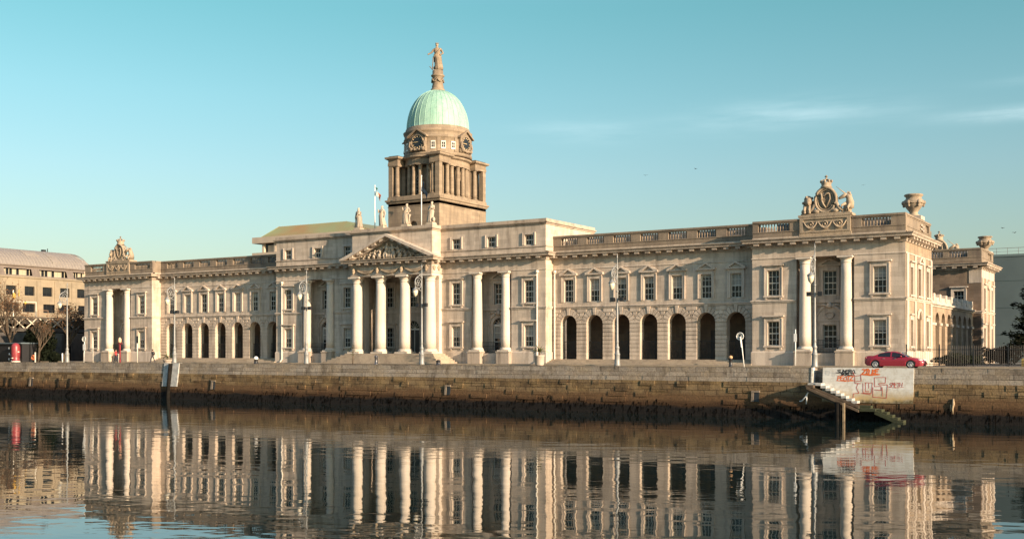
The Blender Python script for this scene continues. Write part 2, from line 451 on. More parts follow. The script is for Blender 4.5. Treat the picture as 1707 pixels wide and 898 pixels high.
def window(fr, uc, z0, z1, w, depth=0.3, cols=3, rows=4, hood=None, surround=True, blind=0.0, sill=True, n=0.0, stonem='trim', parent=None, sw=0.26, meet=True):
    u0, u1 = uc - w / 2, uc + w / 2
    f = MB(); d = -depth + n
    t = 0.07
    for a, b_, c, e in ((u0, u0 + t, z0, z1), (u1 - t, u1, z0, z1), (u0 + t, u1 - t, z0, z0 + t), (u0 + t, u1 - t, z1 - t, z1)):
        f.obox(fr, a, b_, d, d + 0.08, c, e)
    for i in range(1, cols):
        x = u0 + w * i / cols
        f.obox(fr, x - 0.022, x + 0.022, d + 0.012, d + 0.05, z0 + t, z1 - t)
    for j in range(1, rows):
        z = z0 + (z1 - z0) * j / rows
        k = 0.045 if (meet and j == rows // 2) else 0.022
        f.obox(fr, u0 + t, u1 - t, d + 0.014, d + 0.06, z - k, z + k)
    win = f.build('window', M['paint'], parent or B)
    g = MB(); g.obox(fr, u0 + 0.01, u1 - 0.01, d - 0.03, d + 0.008, z0 + 0.01, z1 - 0.01); g.build('glass', M['glass'], win)
    if blind:
        g = MB(); g.obox(fr, u0 + t, u1 - t, d + 0.009, d + 0.011, z1 - t - (z1 - z0 - 2 * t) * blind, z1 - t); g.build('blind', M['blind'], win)
    if surround:
        s = MB()
        s.obox(fr, u0 - sw, u0, n, n + 0.09, z0, z1 + sw); s.obox(fr, u1, u1 + sw, n, n + 0.09, z0, z1 + sw); s.obox(fr, u0, u1, n, n + 0.09, z1, z1 + sw)
        s.obox(fr, u0 - sw - 0.05, u0 - sw + 0.05, n, n + 0.13, z0, z1 + sw); s.obox(fr, u1 + sw - 0.05, u1 + sw + 0.05, n, n + 0.13, z0, z1 + sw)
        s.build('surround', M[stonem], win)
    if sill:
        s = MB(); s.obox(fr, u0 - sw - 0.12, u1 + sw + 0.12, n - 0.002, n + 0.18, z0 - 0.16, z0 - 0.002)
        for q in (u0 - sw / 2, u1 + sw / 2): s.obox(fr, q - 0.1, q + 0.1, n - 0.002, n + 0.13, z0 - 0.36, z0 - 0.162)
        s.build('sill', M[stonem], win)
    if hood:
        s = MB(); e = sw + 0.22; zt = z1 + sw
        s.obox(fr, u0 - sw, u1 + sw, n - 0.002, n + 0.12, zt + 0.002, zt + 0.16)
        s.obox(fr, u0 - e, u1 + e, n - 0.002, n + 0.30, zt + 0.162, zt + 0.30)
        if hood == 'ped':
            h = 0.52
            for sg in (-1, 1):
                tip = uc; edge = uc + sg * (w / 2 + e)
                poly = [(edge, zt + 0.302), (edge, zt + 0.36), (tip, zt + 0.302 + h + 0.06), (tip, zt + 0.302 + h - 0.08)]
                edge2 = edge - sg * 0.36
                poly = [(edge, zt + 0.302), (edge, zt + 0.37), (tip, zt + 0.302 + h + 0.07), (tip, zt + 0.302 + h - 0.07), (edge2, zt + 0.303)]
                if sg > 0: poly = poly[::-1]
                s.prism(fr, poly, n - 0.002, n + 0.30)
            s.prism(fr, [(u0 - e + 0.3, zt + 0.304), (u1 + e - 0.3, zt + 0.304), (uc, zt + 0.30 + h - 0.1)], n - 0.003, n + 0.05)
        s.build('hood', M[stonem], win)
    return win

UP, LO = (6.74, 9.17), (1.98, 4.30)
PW = 1.17
def op(uc, z, w=PW, d=0.3): return ('r', uc - w / 2, uc + w / 2, z[0], z[1], d)

# --- outer walls, one part each
def wall(name, fr, u0, u1, z0, z1, ops=(), mat='stone'):
    w = MB(); w.panel(fr, u0, u1, z0, z1, ops); return w.build(name, M[mat], B)
for sg in (-1, 1):
    a, b_ = sorted((sg * PIN, sg * HW)); ra, rb = sorted((sg * 47.03, sg * 52.44))
    ws = [sg * 44.8, sg * 54.75]
    wall('pavilion_wall', F0, a, b_, 0.0, 12.3, [op(c, z) for c in ws for z in (UP, LO)] + [('r', ra, rb, 1.25, 10.3, 1.6)])
    wall('wing_wall', FW, *sorted((sg * CB, sg * PIN)), 0.0, 12.3,
         [('a', sg * c - 0.98, sg * c + 0.98, 0.62, RB, 0.9) for c in ARCH] + [op(sg * c, UP, 1.15) for c in ARCH])
    for c in ws:
        for z in (UP, LO): window(F0, c, z[0], z[1], PW, hood='flat', blind=random.choice((0, .2, 0.42)) if sg > 0 else random.choice((0, .3, 0.5)))
    for c in ARCH: window(FW, sg * c, UP[0], UP[1], 1.15, hood='ped', sill=False, blind=(random.choice((0, .12, 0, .28, 0.5)) if sg > 0 else random.choice((0, .2, 0.5, 0.97))))
wall('central_wall', F0, -CB, CB, 0.0, 12.1,
     [op(s * c, z) for s in (-1, 1) for c in (7.97, 17.55) for z in (UP, LO)] + [('r', *sorted((s * 10.06, s * 15.29)), 1.25, 10.3, 1.6) for s in (-1, 1)] + [('r', -5.9, 5.9, 1.22, 10.2, 2.5)])
for s in (-1, 1):
    for c in (7.97, 17.55):
        window(F0, s * c, UP[0], UP[1], PW, hood='flat', blind=random.choice((0, 0.45)))
        window(F0, s * c, LO[0], LO[1], PW, hood='flat', blind=0.55 if c > 10 or s < 0 else 0.45)
# returns, backs
for (x, f) in ((-PIN, east), (CB, east), (PIN, west), (-CB, west)):
    fr = f(x); w = MB()
    if f is east: w.panel(fr, 0, 1.525, 0, 12.3)
    else: w.panel(fr, -1.525, 0, 0, 12.3)
    w.build('return_wall', M['stone'], B)
w = MB(); w.panel(west(-HW), -48.9, 0, 0, 13.0); w.panel(Fr((0, 48.88), (-1, 0), (0, 1)), -57, 57, 0, 12.3)
w.build('rear_wall', M['stone'], B)

# attic over the centre
AT = [(s * c - 0.55, s * c + 0.55) for s in (-1, 1) for c in (7.97, 12.7, 17.55)]
wall('attic_wall', F0, -CB, CB, 12.1, 15.3, [('r', a, b_, 12.99, 14.13, 0.3) for a, b_ in AT])
for a, b_ in AT: window(F0, (a + b_) / 2, 12.99, 14.13, 1.1, cols=3, rows=2, sill=False, sw=0.22)
w = MB(); w.panel(east(CB), 0, 11.2, 12.1, 15.3); w.panel(west(-CB), -11.2, 0, 12.1, 15.3); w.panel(Fr((0, 11.2), (-1, 0), (0, 1)), -CB, CB, 12.1, 15.3)
w.build('attic_wall', M['stone'], B)
w = MB()
attp = [(-CB, 11.2), (-CB, 0), (-5.8, 0), (-5.8, -1.72), (5.8, -1.72), (5.8, 0), (CB, 0), (CB, 11.2)]
w.sweep(attp, [(-0.3, 15.12), (0.0, 15.12), (0.10, 15.16), (0.12, 15.26), (0.28, 15.34), (0.30, 15.44), (0.10, 15.46), (0.10, 15.76), (-0.5, 15.78)])
w.sweep([(-CB, 11.2), (-CB, 0), (-5.9, 0)], [(0.0, 12.72), (0.09, 12.74), (0.09, 12.84), (0.0, 12.88)])
w.sweep([(5.9, 0), (CB, 0), (CB, 11.2)], [(0.0, 12.72), (0.09, 12.74), (0.09, 12.84), (0.0, 12.88)])
w.build('attic_cornice', M['cornice'], B)
w = MB(); w.panel(south(-1.72), -5.8, 5.8, 12.0, 15.3); w.panel(east(5.8), -1.72, 0, 12.0, 15.3); w.panel(west(-5.8), 0, 1.72, 12.0, 15.3)
w.build('portico_attic', M['stone'], B)

# cornice with modillions right round the front
front = [(-HW, 48.88), (-HW, 0), (-PIN, 0), (-PIN, 1.525), (-CB, 1.525), (-CB, 0), (-5.95, 0), (-5.95, -2.0), (5.95, -2.0), (5.95, 0), (CB, 0), (CB, 1.525), (PIN, 1.525), (PIN, 0), (HW, 0), (HW, 11.1), (48, 11.1)]
CPROF = [(0.0, 11.3), (0.10, 11.32), (0.13, 11.48), (0.16, 11.50), (0.16, 11.74), (0.74, 11.75), (0.76, 11.90), (0.88, 12.02), (0.90, 12.10), (0.0, 12.16)]
def modillions(mb, path, z0=11.5, z1=11.742, pitch=1.19, wd=0.5, o0=0.162, o1=0.66):
    for a, b_ in zip(path[:-1], path[1:]):
        dx, dy = b_[0] - a[0], b_[1] - a[1]; l = math.hypot(dx, dy)
        if l < 1.2: continue
        u = (dx / l, dy / l); nrm = (u[1], -u[0])
        fr = Fr(a, u, nrm); k = max(1, round(l / pitch))
        for i in range(k):
            c = (i + 0.5) * l / k
            mb.obox(fr, c - wd / 2, c + wd / 2, o0, o1, z0, z1)
w = MB(); w.sweep(front, CPROF); modillions(w, front); w.build('main_cornice', M['cornice'], B)

# string course, architrave line, plinth
w = MB()
strs = [[(-HW, 11), (-HW, 0), (-52.44, 0)], [(-47.03, 0), (-PIN, 0), (-PIN, 1.525), (-CB, 1.525), (-CB, 0), (-15.29, 0)], [(-10.06, 0), (-5.95, 0)],
        [(5.95, 0), (10.06, 0)], [(15.29, 0), (CB, 0), (CB, 1.525), (PIN, 1.525), (PIN, 0), (47.03, 0)], [(52.44, 0), (HW, 0), (HW, 11.1), (48, 11.1)]]
for p in strs:
    w.sweep(p, [(0.0, 6.02), (0.06, 6.04), (0.09, 6.16), (0.16, 6.20), (0.16, 6.30), (0.0, 6.34)])
w.build_each('string_course', M['trim'], B)
w = MB()
for p in strs: w.sweep([q for q in p], [(0.0, 10.24), (0.06, 10.27), (0.06, 10.36), (0.0, 10.40)])
for s in (-1, 1):
    a, b_ = sorted((s * 47.03, s * 52.44)); w.obox(F0, a, b_, -0.5, 0.062, 10.302, 10.37)
    a, b_ = sorted((s * 10.06, s * 15.29)); w.obox(F0, a, b_, -0.5, 0.062, 10.302, 10.37)
w.build_each('architrave', M['trim'], B)
w = MB()
for p in ([(-HW, 11), (-HW, 0), (-52.44, 0)], [(-47.03, 0), (-PIN, 0), (-PIN, 1.4)], [(-CB, 1.4), (-CB, 0), (-15.29, 0)], [(-10.06, 0), (-9.3, 0)],
          [(9.3, 0), (10.06, 0)], [(15.29, 0), (CB, 0), (CB, 1.4)], [(PIN, 1.4), (PIN, 0), (47.03, 0)], [(52.44, 0), (HW, 0), (HW, 11.1), (48, 11.1)]):
    w.sweep(p, [(0.0, 0.0), (0.10, 0.0), (0.10, 1.32), (0.06, 1.40), (0.0, 1.44)])
w.build_each('plinth', M['trim'], B)

# wing arcades: rusticated piers, voussoirs, dark loggia, railings
for s in (-1, 1):
    cs = sorted(s * c for c in ARCH)
    lo, hi = sorted((s * CB, s * PIN)); lo += 0.02; hi -= 0.02
    w = MB(); rr = 0.98
    rows = [0.62 + 0.415 * i for i in range(14)]
    edges = [lo] + cs + [hi]
    for zb in rows:
        zt = min(zb + 0.36, 6.0)
        for i in range(len(edges) - 1):
            def half(z):
                if z <= RB: return rr + 0.004
                q = (rr + 0.62) ** 2 - (z - RB) ** 2
                return max(math.sqrt(q) if q > 0 else 0.03, 0.03)
            if zt < RB + 0.02: h = rr + 0.004
            else: h = max(half(zb), half(max(zb, RB + 0.01)))
            a = edges[i] + (h if i > 0 else 0); b_ = edges[i + 1] - (h if i < len(edges) - 2 else 0)
            if b_ - a > 0.05: w.obox(FW, a, b_, -0.002, 0.075, zb, zt)
    w.build('rusticated_piers', M['stone'], B)
    for c in cs:
        w = MB(); k = 11
        for i in range(k):
            t0, t1 = PI * i / k + 0.024, PI * (i + 1) / k - 0.024
            ro = rr + (0.60 if i != k // 2 else 0.78)
            P = [(c - rr * math.cos(t0), RB + rr * math.sin(t0)), (c - ro * math.cos(t0), RB + ro * math.sin(t0)), (c - ro * math.cos(t1), RB + ro * math.sin(t1)), (c - rr * math.cos(t1), RB + rr * math.sin(t1))]
            w.prism(FW, P[::-1], -0.002, 0.082 if i != k // 2 else 0.14)
        w.build('arch_surround', M['stone'], B)
        w = MB()
        for i in range(13):
            x = c - 0.9 + 0.15 * i
            w.obox(FW, x - 0.014, x + 0.014, -0.62, -0.59, 0.68, 2.55)
        for z in (0.8, 1.6, 2.45): w.obox(FW, c - 0.97, c + 0.97, -0.63, -0.58, z, z + 0.05)
        w.build('railing', M['iron'], B)
    w = MB()
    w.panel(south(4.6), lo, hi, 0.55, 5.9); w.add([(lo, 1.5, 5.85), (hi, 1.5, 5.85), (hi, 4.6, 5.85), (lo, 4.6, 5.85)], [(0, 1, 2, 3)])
    w.build('loggia_wall', M['brown'], B); w = MB()  # dark brown wall and dark doors carry the arch interior's shade in their colour
    for c in cs:
        w.obox(south(4.6), c - 0.7, c + 0.7, 0, 0.08, 0.62, 3.6); w.obox(south(4.6), c - 0.05, c + 0.05, 0.079, 0.12, 0.62, 3.6)
    w.build_each('loggia_door', M['dark'], B)
    w = MB(); w.box(lo, hi, 2.43, 4.6, 0.5, 0.6); 
    w.box(lo, hi, 1.0, 2.43, 0.05, 0.62); w.box(lo - .0, hi, 0.55, 1.0, 0.05, 0.47); w.box(lo, hi, 0.12, 0.55, 0.05, 0.34); w.box(lo, hi, -0.32, 0.12, 0.05, 0.22)
    w.build('entrance_steps', M['step'], B)

# columns
def column(name, x, y, z0, z1, r0, r1, mat='column', n=24, abacus=True):
    w = MB(); w.smooth = True
    h = z1 - z0; bz = 0.42 * r0 / 0.55; cz = 0.62 * r0 / 0.55
    prof = []
    for i in range(9):
        t = i / 8; prof.append((r0 + (r1 - r0) * (t ** 1.6), z0 + bz + (h - bz - cz) * t))
    w.lathe((x, y, 0), prof, n)
    c = w.build(name, M[mat], B)
    b_ = MB(); k = r0 / 0.55
    b_.box(x - 0.72 * k, x + 0.72 * k, y - 0.72 * k, y + 0.72 * k, z0, z0 + 0.14 * k)
    b_.smooth = True; b_.lathe((x, y, z0 + 0.142 * k), [(0.68 * k, 0), (0.72 * k, 0.07 * k), (0.68 * k, 0.14 * k), (0.6 * k, 0.17 * k), (0.64 * k, 0.23 * k), (0.57 * k, 0.276 * k)], n)
    b_.build('column_base', M[mat], c)
    t = MB(); kk = r1 / 0.46; zc = z1 - cz
    t.smooth = True; t.lathe((x, y, zc + 0.002), [(0.48 * kk, 0), (0.53 * kk, 0.04), (0.48 * kk, 0.08), (0.48 * kk, 0.25), (0.50 * kk, 0.28), (0.62 * kk, 0.42 * k), (0.64 * kk, 0.45 * k)], n)
    t.smooth = False
    if abacus: t.box(x - 0.68 * kk, x + 0.68 * kk, y - 0.68 * kk, y + 0.68 * kk, z1 - 0.16 * k, z1 - 0.003)
    t.build('capital', M[mat], c)
    return c
for s in (-1, 1):
    for c in (10.75, 14.53, 47.83, 51.69):
        column('column', s * c, 0.12, 1.47, 10.24, 0.56, 0.47)
        w = MB(); w.box(s * c - 0.82, s * c + 0.82, -0.68, 0.85, 0.05, 1.34); w.box(s * c - 0.88, s * c + 0.88, -0.74, 0.9, 1.342, 1.468)
        w.build('pedestal', M['cornice'], B)
for u in (-5.28, -1.76, 1.76, 5.28): column('portico_column', u, -1.35, 1.23, 10.2, 0.68, 0.56)

# recessed bays behind the paired columns
for s, ctr, cen in ((-1, 12.675, True), (1, 12.675, True), (-1, 49.735, False), (1, 49.735, False)):
    c = s * ctr; a, b_ = (c - 2.61, c + 2.61) if cen else (c - 2.7, c + 2.7)
    ops = [op(c, (6.74, 9.05), 1.27)]
    ops += [('a', c - 0.85, c + 0.85, 1.6, 4.35, 0.35)] if cen else [op(c, (1.7, 3.95), 1.3)]
    wall('recess_wall', FR, a, b_, 1.2, 10.35, ops)
    window(FR, c, 6.74, 9.05, 1.27, hood='ped', sill=False)
    w = MB(); w.obox(FR, a, b_, 0, 0.15, 6.03, 6.3); w.build('string_course', M['trim'], B)
    w = MB(); w.add([(a, 0, 1.25), (b_, 0, 1.25), (b_, 1.6, 1.25), (a, 1.6, 1.25)], [(0, 1, 2, 3)]); w.build('recess_floor', M['step'], B)
    if cen:
        dr = MB(); t = 0.09; d = -0.33
        for x0, x1, zz0, zz1 in ((c - .85, c - .76, 1.6, 4.35), (c + .76, c + .85, 1.6, 4.35), (c - .85, c + .85, 4.25, 4.5), (c - .04, c + .04, 1.6, 4.25), (c - .76, c + .76, 2.5, 2.58), (c - .76, c + .76, 3.5, 3.56)):
            dr.obox(FR, x0, x1, d, d + 0.1 + 0.001 * (x1 - x0), zz0, zz1)
        for q in (-2, -1, 0, 1, 2):
            t_ = PI / 2 + q * PI / 6
            dr.tube([FR.p(c, d + .06, 4.5), FR.p(c + 0.84 * math.cos(t_), d + .06, 4.36 + 0.84 * math.sin(t_))], 0.025, 4)
        dd = dr.build('door', M['paint'], B)
        g = MB(); g.obox(FR, c - .85, c + .85, d - .03, d + .004, 1.6, 5.3); g.build('glass', M['glass'], dd)
        g = MB(); g.obox(FR, c - .76, c + .76, d + .005, d + .008, 2.9, 4.25); g.build('blind', M['blind'], dd)
    else:
        window(FR, c, 1.7, 3.95, 1.3, sill=False)
    w = MB(); r = 1.3
    w.tube([FR.p(c - r * math.cos(t * PI / 14), 0.06, 4.42 + r * math.sin(t * PI / 14)) for t in range(15)], 0.13, 6)
    w.obox(FR, c - r - .1, c - r + .1, 0, 0.12, 1.3, 4.3); w.obox(FR, c + r - .1, c + r + .1, 0, 0.12, 1.3, 4.3)
    w.obox(FR, c - r + .1, c + r - .1, 0, 0.11, 4.28, 4.42) if not cen else None
    w.smooth = True
    w.ell(FR.p(c, 0.14, 5.78), (0.26, 0.18, 0.3)); w.tube([FR.p(c - 1.1, 0.08, 5.7), FR.p(c - .6, 0.12, 5.85), FR.p(c, 0.12, 5.62), FR.p(c + .6, 0.12, 5.85), FR.p(c + 1.1, 0.08, 5.7)], 0.09, 6)
    if not cen: w.tube([FR.p(c + 0.42 * math.cos(q * PI / 6), 0.05, 4.85 + 0.3 * math.sin(q * PI / 6)) for q in range(12)], 0.07, 5, closed=True)
    w.build('arch_moulding', M['trim'], B)
    w = MB()
    k = 0
    x = a + 0.95
    while x < b_ - 0.9:
        w.box(x - .013, x + .013, 0.28, 0.306, 1.26, 2.5); x += 0.14
    for z in (1.35, 2.0, 2.45): w.box(a + .9, b_ - .9, 0.27, 0.315, z, z + .05)
    w.build('railing', M['iron'], B)

# portico: floor, steps, back wall, entablature, pediment
w = MB(); w.box(-6.45, 6.45, -2.35, 2.5, 0.05, 1.22)
for i in range(6):
    o = 0.36 * (i + 1); zt = 1.22 - 0.185 * (i + 1)
    w.box(-6.45 - o, 6.45 + o, -2.35 - o, -2.35 - o + 0.362, 0.04, zt)
    w.box(-6.45 - o, -6.45 - o + 0.362, -2.35 - o + 0.364, -0.003, 0.04, zt); w.box(6.45 + o - 0.362, 6.45 + o, -2.35 - o + 0.364, -0.003, 0.04, zt)
w.build('portico_steps', M['step'], B)
wall('portico_back_wall', FP, -5.9, 5.9, 1.2, 10.25, [op(u, UP, 1.2) for u in (-3.5, 0, 3.5)] + [op(u, LO, 1.2) for u in (-3.5, 3.5)] + [('a', -0.9, 0.9, 1.23, 4.2, 0.4)])
for u in (-3.5, 0, 3.5): window(FP, u, UP[0], UP[1], 1.2, hood='flat', sill=False)
for u in (-3.5, 3.5): window(FP, u, LO[0], LO[1], 1.2, hood='flat')
dr = MB()
for x0, x1, zz0, zz1 in ((-.9, -.8, 1.23, 4.2), (.8, .9, 1.23, 4.2), (-.9, .9, 4.0, 4.2), (-.04, .04, 1.23, 4.0)): dr.obox(FP, x0, x1, -0.38, -0.28 + 0.001 * (x1 - x0), zz0, zz1)
for q in (-2, -1, 0, 1, 2): dr.tube([FP.p(0, -.33, 4.2), FP.p(.88 * math.cos(PI / 2 + q * PI / 6), -.33, 4.2 + .88 * math.sin(PI / 2 + q * PI / 6))], 0.025, 4)
dd = dr.build('door', M['paint'], B)
g = MB(); g.obox(FP, -.89, .89, -.42, -.385, 1.23, 5.2); g.build('glass', M['glass'], dd)
g = MB(); g.obox(FP, -.8, -.04, -.36, -.32, 1.25, 4.0); g.obox(FP, .04, .8, -.36, -.32, 1.25, 4.0); g.build('door_leaf', M['dark'], dd)
w = MB(); w.obox(FP, -5.9, 5.9, 0, .15, 6.03, 6.3); w.build('string_course', M['trim'], B)
w = MB()
for s in (-1, 1):
    a, b_ = sorted((s * 4.95, s * 5.95)); w.box(a, b_, -0.55, 0.4, 1.225, 9.75); w.box(a - .08, b_ + .08, -0.63, 0.4, 9.752, 10.17); w.box(a - .06, b_ + .06, -0.61, 0.4, 1.226, 1.5)
    w.build('pilaster', M['column'], B); w = MB()
w = MB()
w.box(-5.95, 5.95, -2.0, -0.004, 10.2, 11.31); w.box(-6.0, 6.0, -2.05, -0.004, 10.32, 10.40)
w.build('portico_entablature', M['trim'], B)
w = MB(); w.smooth = True
fz = south(-2.0)
for u in (-5.28, -1.76, 1.76, 5.28):
    w.ell(fz.p(u, 0.12, 10.92), (0.26, 0.2, 0.34)); w.ell(fz.p(u - .28, .1, 11.08), (.16, .09, .09)); w.ell(fz.p(u + .28, .1, 11.08), (.16, .09, .09)); w.ell(fz.p(u, .16, 10.68), (.17, .15, .2))
for a, b_ in ((-5.28, -1.76), (-1.76, 1.76), (1.76, 5.28)):
    for k, dr_ in ((0.14, 0.52), (0.06, 0.30)):
        w.tube([fz.p(a + .3 + (b_ - a - .6) * t / 10, 0.1, 11.08 - dr_ * (1 - ((t - 5) / 5) ** 2)) for t in range(11)], [k * (0.6 + 0.5 * (1 - ((t - 5) / 5) ** 2)) for t in range(11)], 7)
for y in (-1.5, -0.6):
    w.ell((5.98, y, 10.9), (.12, .22, .32)); w.tube([(5.99, y - .3, 11.0), (6.02, y - .1, 10.7), (5.99, y + .25, 11.0)], .06, 5)
w.build('frieze_garlands', M['sculpt'], B)
# pediment
w = MB(); w.prism(south(-1.76), [(-5.9, 12.16), (5.9, 12.16), (0, 14.35)], 0, -0.03)
w.build('tympanum', M['sculpt'], B)  # darker stone puts the pediment's shadow into the background colour
w = MB()
for s in (-1, 1):
    p = [(s * 6.85, 12.1), (0, 14.86), (0, 14.28), (s * 5.35, 12.162), (s * 6.85, 12.162)]
    p = [(s * 6.85, 12.164), (s * 6.85, 12.24), (0, 14.95), (0, 14.66), (s * 6.1, 12.164)]
    q = [(s * 6.0, 12.164), (0, 14.655), (0, 14.36), (s * 5.35, 12.164)]
    if s > 0: p = p[::-1]; q = q[::-1]
    p2 = [(a, z) for a, z in p]
    w.prism(south(0), p2 if s < 0 else p2, 1.70, 2.88)
    w.prism(south(0), q, 1.71, 2.12)
    for i in range(5):
        t = (i + 0.7) / 5.4
        cx, cz = s * 6.0 * (1 - t), 12.165 + (14.62 - 12.165) * t
        fr = south(0); c1, c2 = cx - .24, cx + .24
        zf = lambda u: 12.165 + 2.46 * (1 - abs(u) / 6.05)
        w.prism(fr, [(c1, zf(c1) - .2), (c2, zf(c2) - .2), (c2, zf(c2) + .03), (c1, zf(c1) + .03)], 2.122, 2.68)
w.build('raking_cornice', M['trim'], B)
w = MB(); w.smooth = True
fz = south(-1.78); rnd = random.Random(5)
def relief(u, z0, h, lean=0.0):
    w.ell(fz.p(u, .22, z0 + h * .28), (h * .20, .22, h * .30)); w.ell(fz.p(u + lean * h * .4, .26, z0 + h * .66), (h * .15, .2, h * .22)); w.ell(fz.p(u + lean * h * .6, .3, z0 + h * .93), (h * .085, .13, h * .10))
    for sg in (-1, 1):
        a = rnd.uniform(-.2, .9)
        w.tube([fz.p(u + lean * h * .4 + sg * h * .13, .3, z0 + h * .78), fz.p(u + sg * h * .30, .34, z0 + h * (.55 + .15 * a)), fz.p(u + sg * h * (.36 + .1 * a), .3, z0 + h * (.45 + .5 * a))], [h * .06, h * .05, h * .035], 6)
        w.tube([fz.p(u + sg * h * .08, .28, z0 + h * .35), fz.p(u + sg * h * .14, .36, z0 + h * .18), fz.p(u + sg * h * .12, .28, z0)], [h * .09, h * .07, h * .05], 6)
for u, h, l in ((-.55, 1.75, .2), (.55, 1.6, -.2), (-1.5, 1.25, .3), (1.5, 1.2, -.3), (0, 1.1, 0), (-2.3, 1.0, .4), (2.35, .95, -.3), (-3.05, .75, .7), (3.1, .75, -.6), (3.8, .5, -.9), (-3.8, .5, .9)):
    relief(u, 12.18, h, l)
for i in range(46):
    u = rnd.uniform(-4.6, 4.6); hmax = (1 - abs(u) / 5.4) * 1.9
    z = 12.2 + rnd.uniform(0.0, max(0.1, hmax * .75)); w.ell(fz.p(u, .12, z), (rnd.uniform(.1, .32), .16, rnd.uniform(.08, .2)), 7, 5)
w.build('pediment_relief', M['statue'], B)

# parapets with balusters
BAL = [(0.055, 0), (0.075, .04), (0.06, .08), (0.10, .2), (0.105, .28), (0.065, .46), (0.055, .56), (0.075, .6), (0.07, .66)]
def balustrade(fr, u0, u1, groups, n=-0.12, z=12.16, cope=13.92, mat='parapet', bh=None):
    w = MB()
    zb = z + 0.72; zt = cope - 0.30; h = zt - zb
    w.obox(fr, u0, u1, n - .42, n, z - .04, zb - 0.1); w.obox(fr, u0, u1, n - .46, n + .05, zb - 0.098, zb)
    w.obox(fr, u0, u1, n - .47, n + .05, zt, zt + .12); w.obox(fr, u0, u1, n - .52, n + .12, zt + .121, cope)
    cuts = [u0] + [x for g in groups for x in (g[0], g[1])] + [u1]
    for i in range(0, len(cuts), 2):
        if cuts[i + 1] - cuts[i] > .02: w.obox(fr, cuts[i], cuts[i + 1], n - .44, n + .02, zb + .001, zt - .001)
    w.smooth = True
    for a, b_, k in groups:
        for i in range(k):
            x = a + (b_ - a) * (i + .5) / k; p = fr.p(x, n - .21, zb)
            w.lathe(p, [(r * .92, zz / .66 * (h - .002) + .001) for r, zz in BAL], 8)
    return w.build('balustrade', M[mat], B)
for s in (-1, 1):
    g = sorted([(s * c - 1.02, s * c + 1.02, 7) for c in ARCH])
    lo, hi = sorted((s * CB, s * PIN))
    balustrade(FW, lo + 0.002, hi - .002, g)
    a, b_ = sorted((s * PIN, s * 47.3)); balustrade(F0, a, b_, [(s * 44.8 - 1.55, s * 44.8 + 1.55, 11)])
    a, b_ = sorted((s * 52.2, s * HW)); balustrade(F0, a, b_, [(s * 54.4 - 1.3, s * 54.4 + 1.3, 9)])
    # carved block under the coat of arms
    w = MB(); c = s * 49.74
    w.box(c - 2.44, c + 2.44, -0.02, 1.1, 12.14, 12.5); w.box(c - 2.40, c + 2.40, 0.03, 1.1, 12.502, 14.0); w.box(c - 2.52, c + 2.52, -0.1, 1.2, 14.002, 14.22)
    fr = south(0.03)
    for u0, u1, z0, z1 in ((-2.38, 2.38, 13.8, 13.98), (-2.38, 2.38, 12.55, 12.7), (-2.38, -2.05, 12.702, 13.798), (2.05, 2.38, 12.702, 13.798)): w.obox(fr, c + u0, c + u1, 0, .10, z0, z1)
    w.smooth = True
    for q in (-1.35, 0, 1.35):
        w.tube([fr.p(c + q + .26 * math.cos(t * PI / 6), .08, 13.3 + .26 * math.sin(t * PI / 6)) for t in range(12)], .06, 5, closed=True)
        w.ell(fr.p(c + q, .06, 13.3), (.12, .1, .12))
        w.tube([fr.p(c + q - .65 + 1.3 * t / 8, .08, 13.55 - .62 * (1 - ((t - 4) / 4) ** 2)) for t in range(9)], [.05 + .06 * (1 - ((t - 4) / 4) ** 2) for t in range(9)], 6)
    w.build('carved_attic_block', M['sculpt'], B)
balustrade(east(HW), 0.53, 11.0, [(8.9, 10.4, 6)]); balustrade(east(-PIN), 0.53, 7.0, [(2.4, 3.6, 5)], cope=13.93)
w = MB(); w.box(55.35, 57.04, 6.15, 7.8, 13.922, 14.28)
w.smooth = True
for z in (12.95, 13.3): 
    w.tube([(57.0, 6.4 + .3 * q, z + .12 * math.sin(q * 1.6)) for q in range(5)], .08, 5)
w.build('urn_pedestal', M['trim'], B)

# east side of the pavilion
fe = east(HW)
so = [('r', c - .5, c + .5, z0, z1, .35) for c in (2.3, 9.1) for z0, z1 in ((6.6, 9.1), (1.9, 4.3))] + [('r', 4.95, 6.15, 6.6, 9.15, .35), ('a', 4.9, 6.2, 1.5, 4.4, .4)]
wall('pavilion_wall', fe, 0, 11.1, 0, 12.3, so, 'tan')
w = MB(); w.panel(Fr((0, 11.1), (-1, 0), (0, 1)), -57, -48, 0, 13.2); w.build('return_wall', M['stone'], B)
for c in (2.3, 9.1):
    for z0, z1 in ((6.6, 9.1), (1.9, 4.3)): window(fe, c, z0, z1, 1.0, depth=.35, cols=2, hood='flat', sill=True)
window(fe, 5.55, 6.6, 9.15, 1.2, depth=.35, hood='ped')
window(fe, 5.55, 1.5, 4.4, 1.3, depth=.38, surround=False, sill=False)
w = MB()
for u in (0.55, 3.7, 7.4, 10.55): w.obox(fe, u - .38, u + .38, 0, .13, 1.45, 6.015); w.obox(fe, u - .38, u + .38, 0, .13, 6.345, 10.235)
w.tube([fe.p(5.55 - .85 * math.cos(t * PI / 12), .08, 4.45 + .85 * math.sin(t * PI / 12)) for t in range(13)], .14, 6)
w.build_each('pilaster', M['trim'], B)

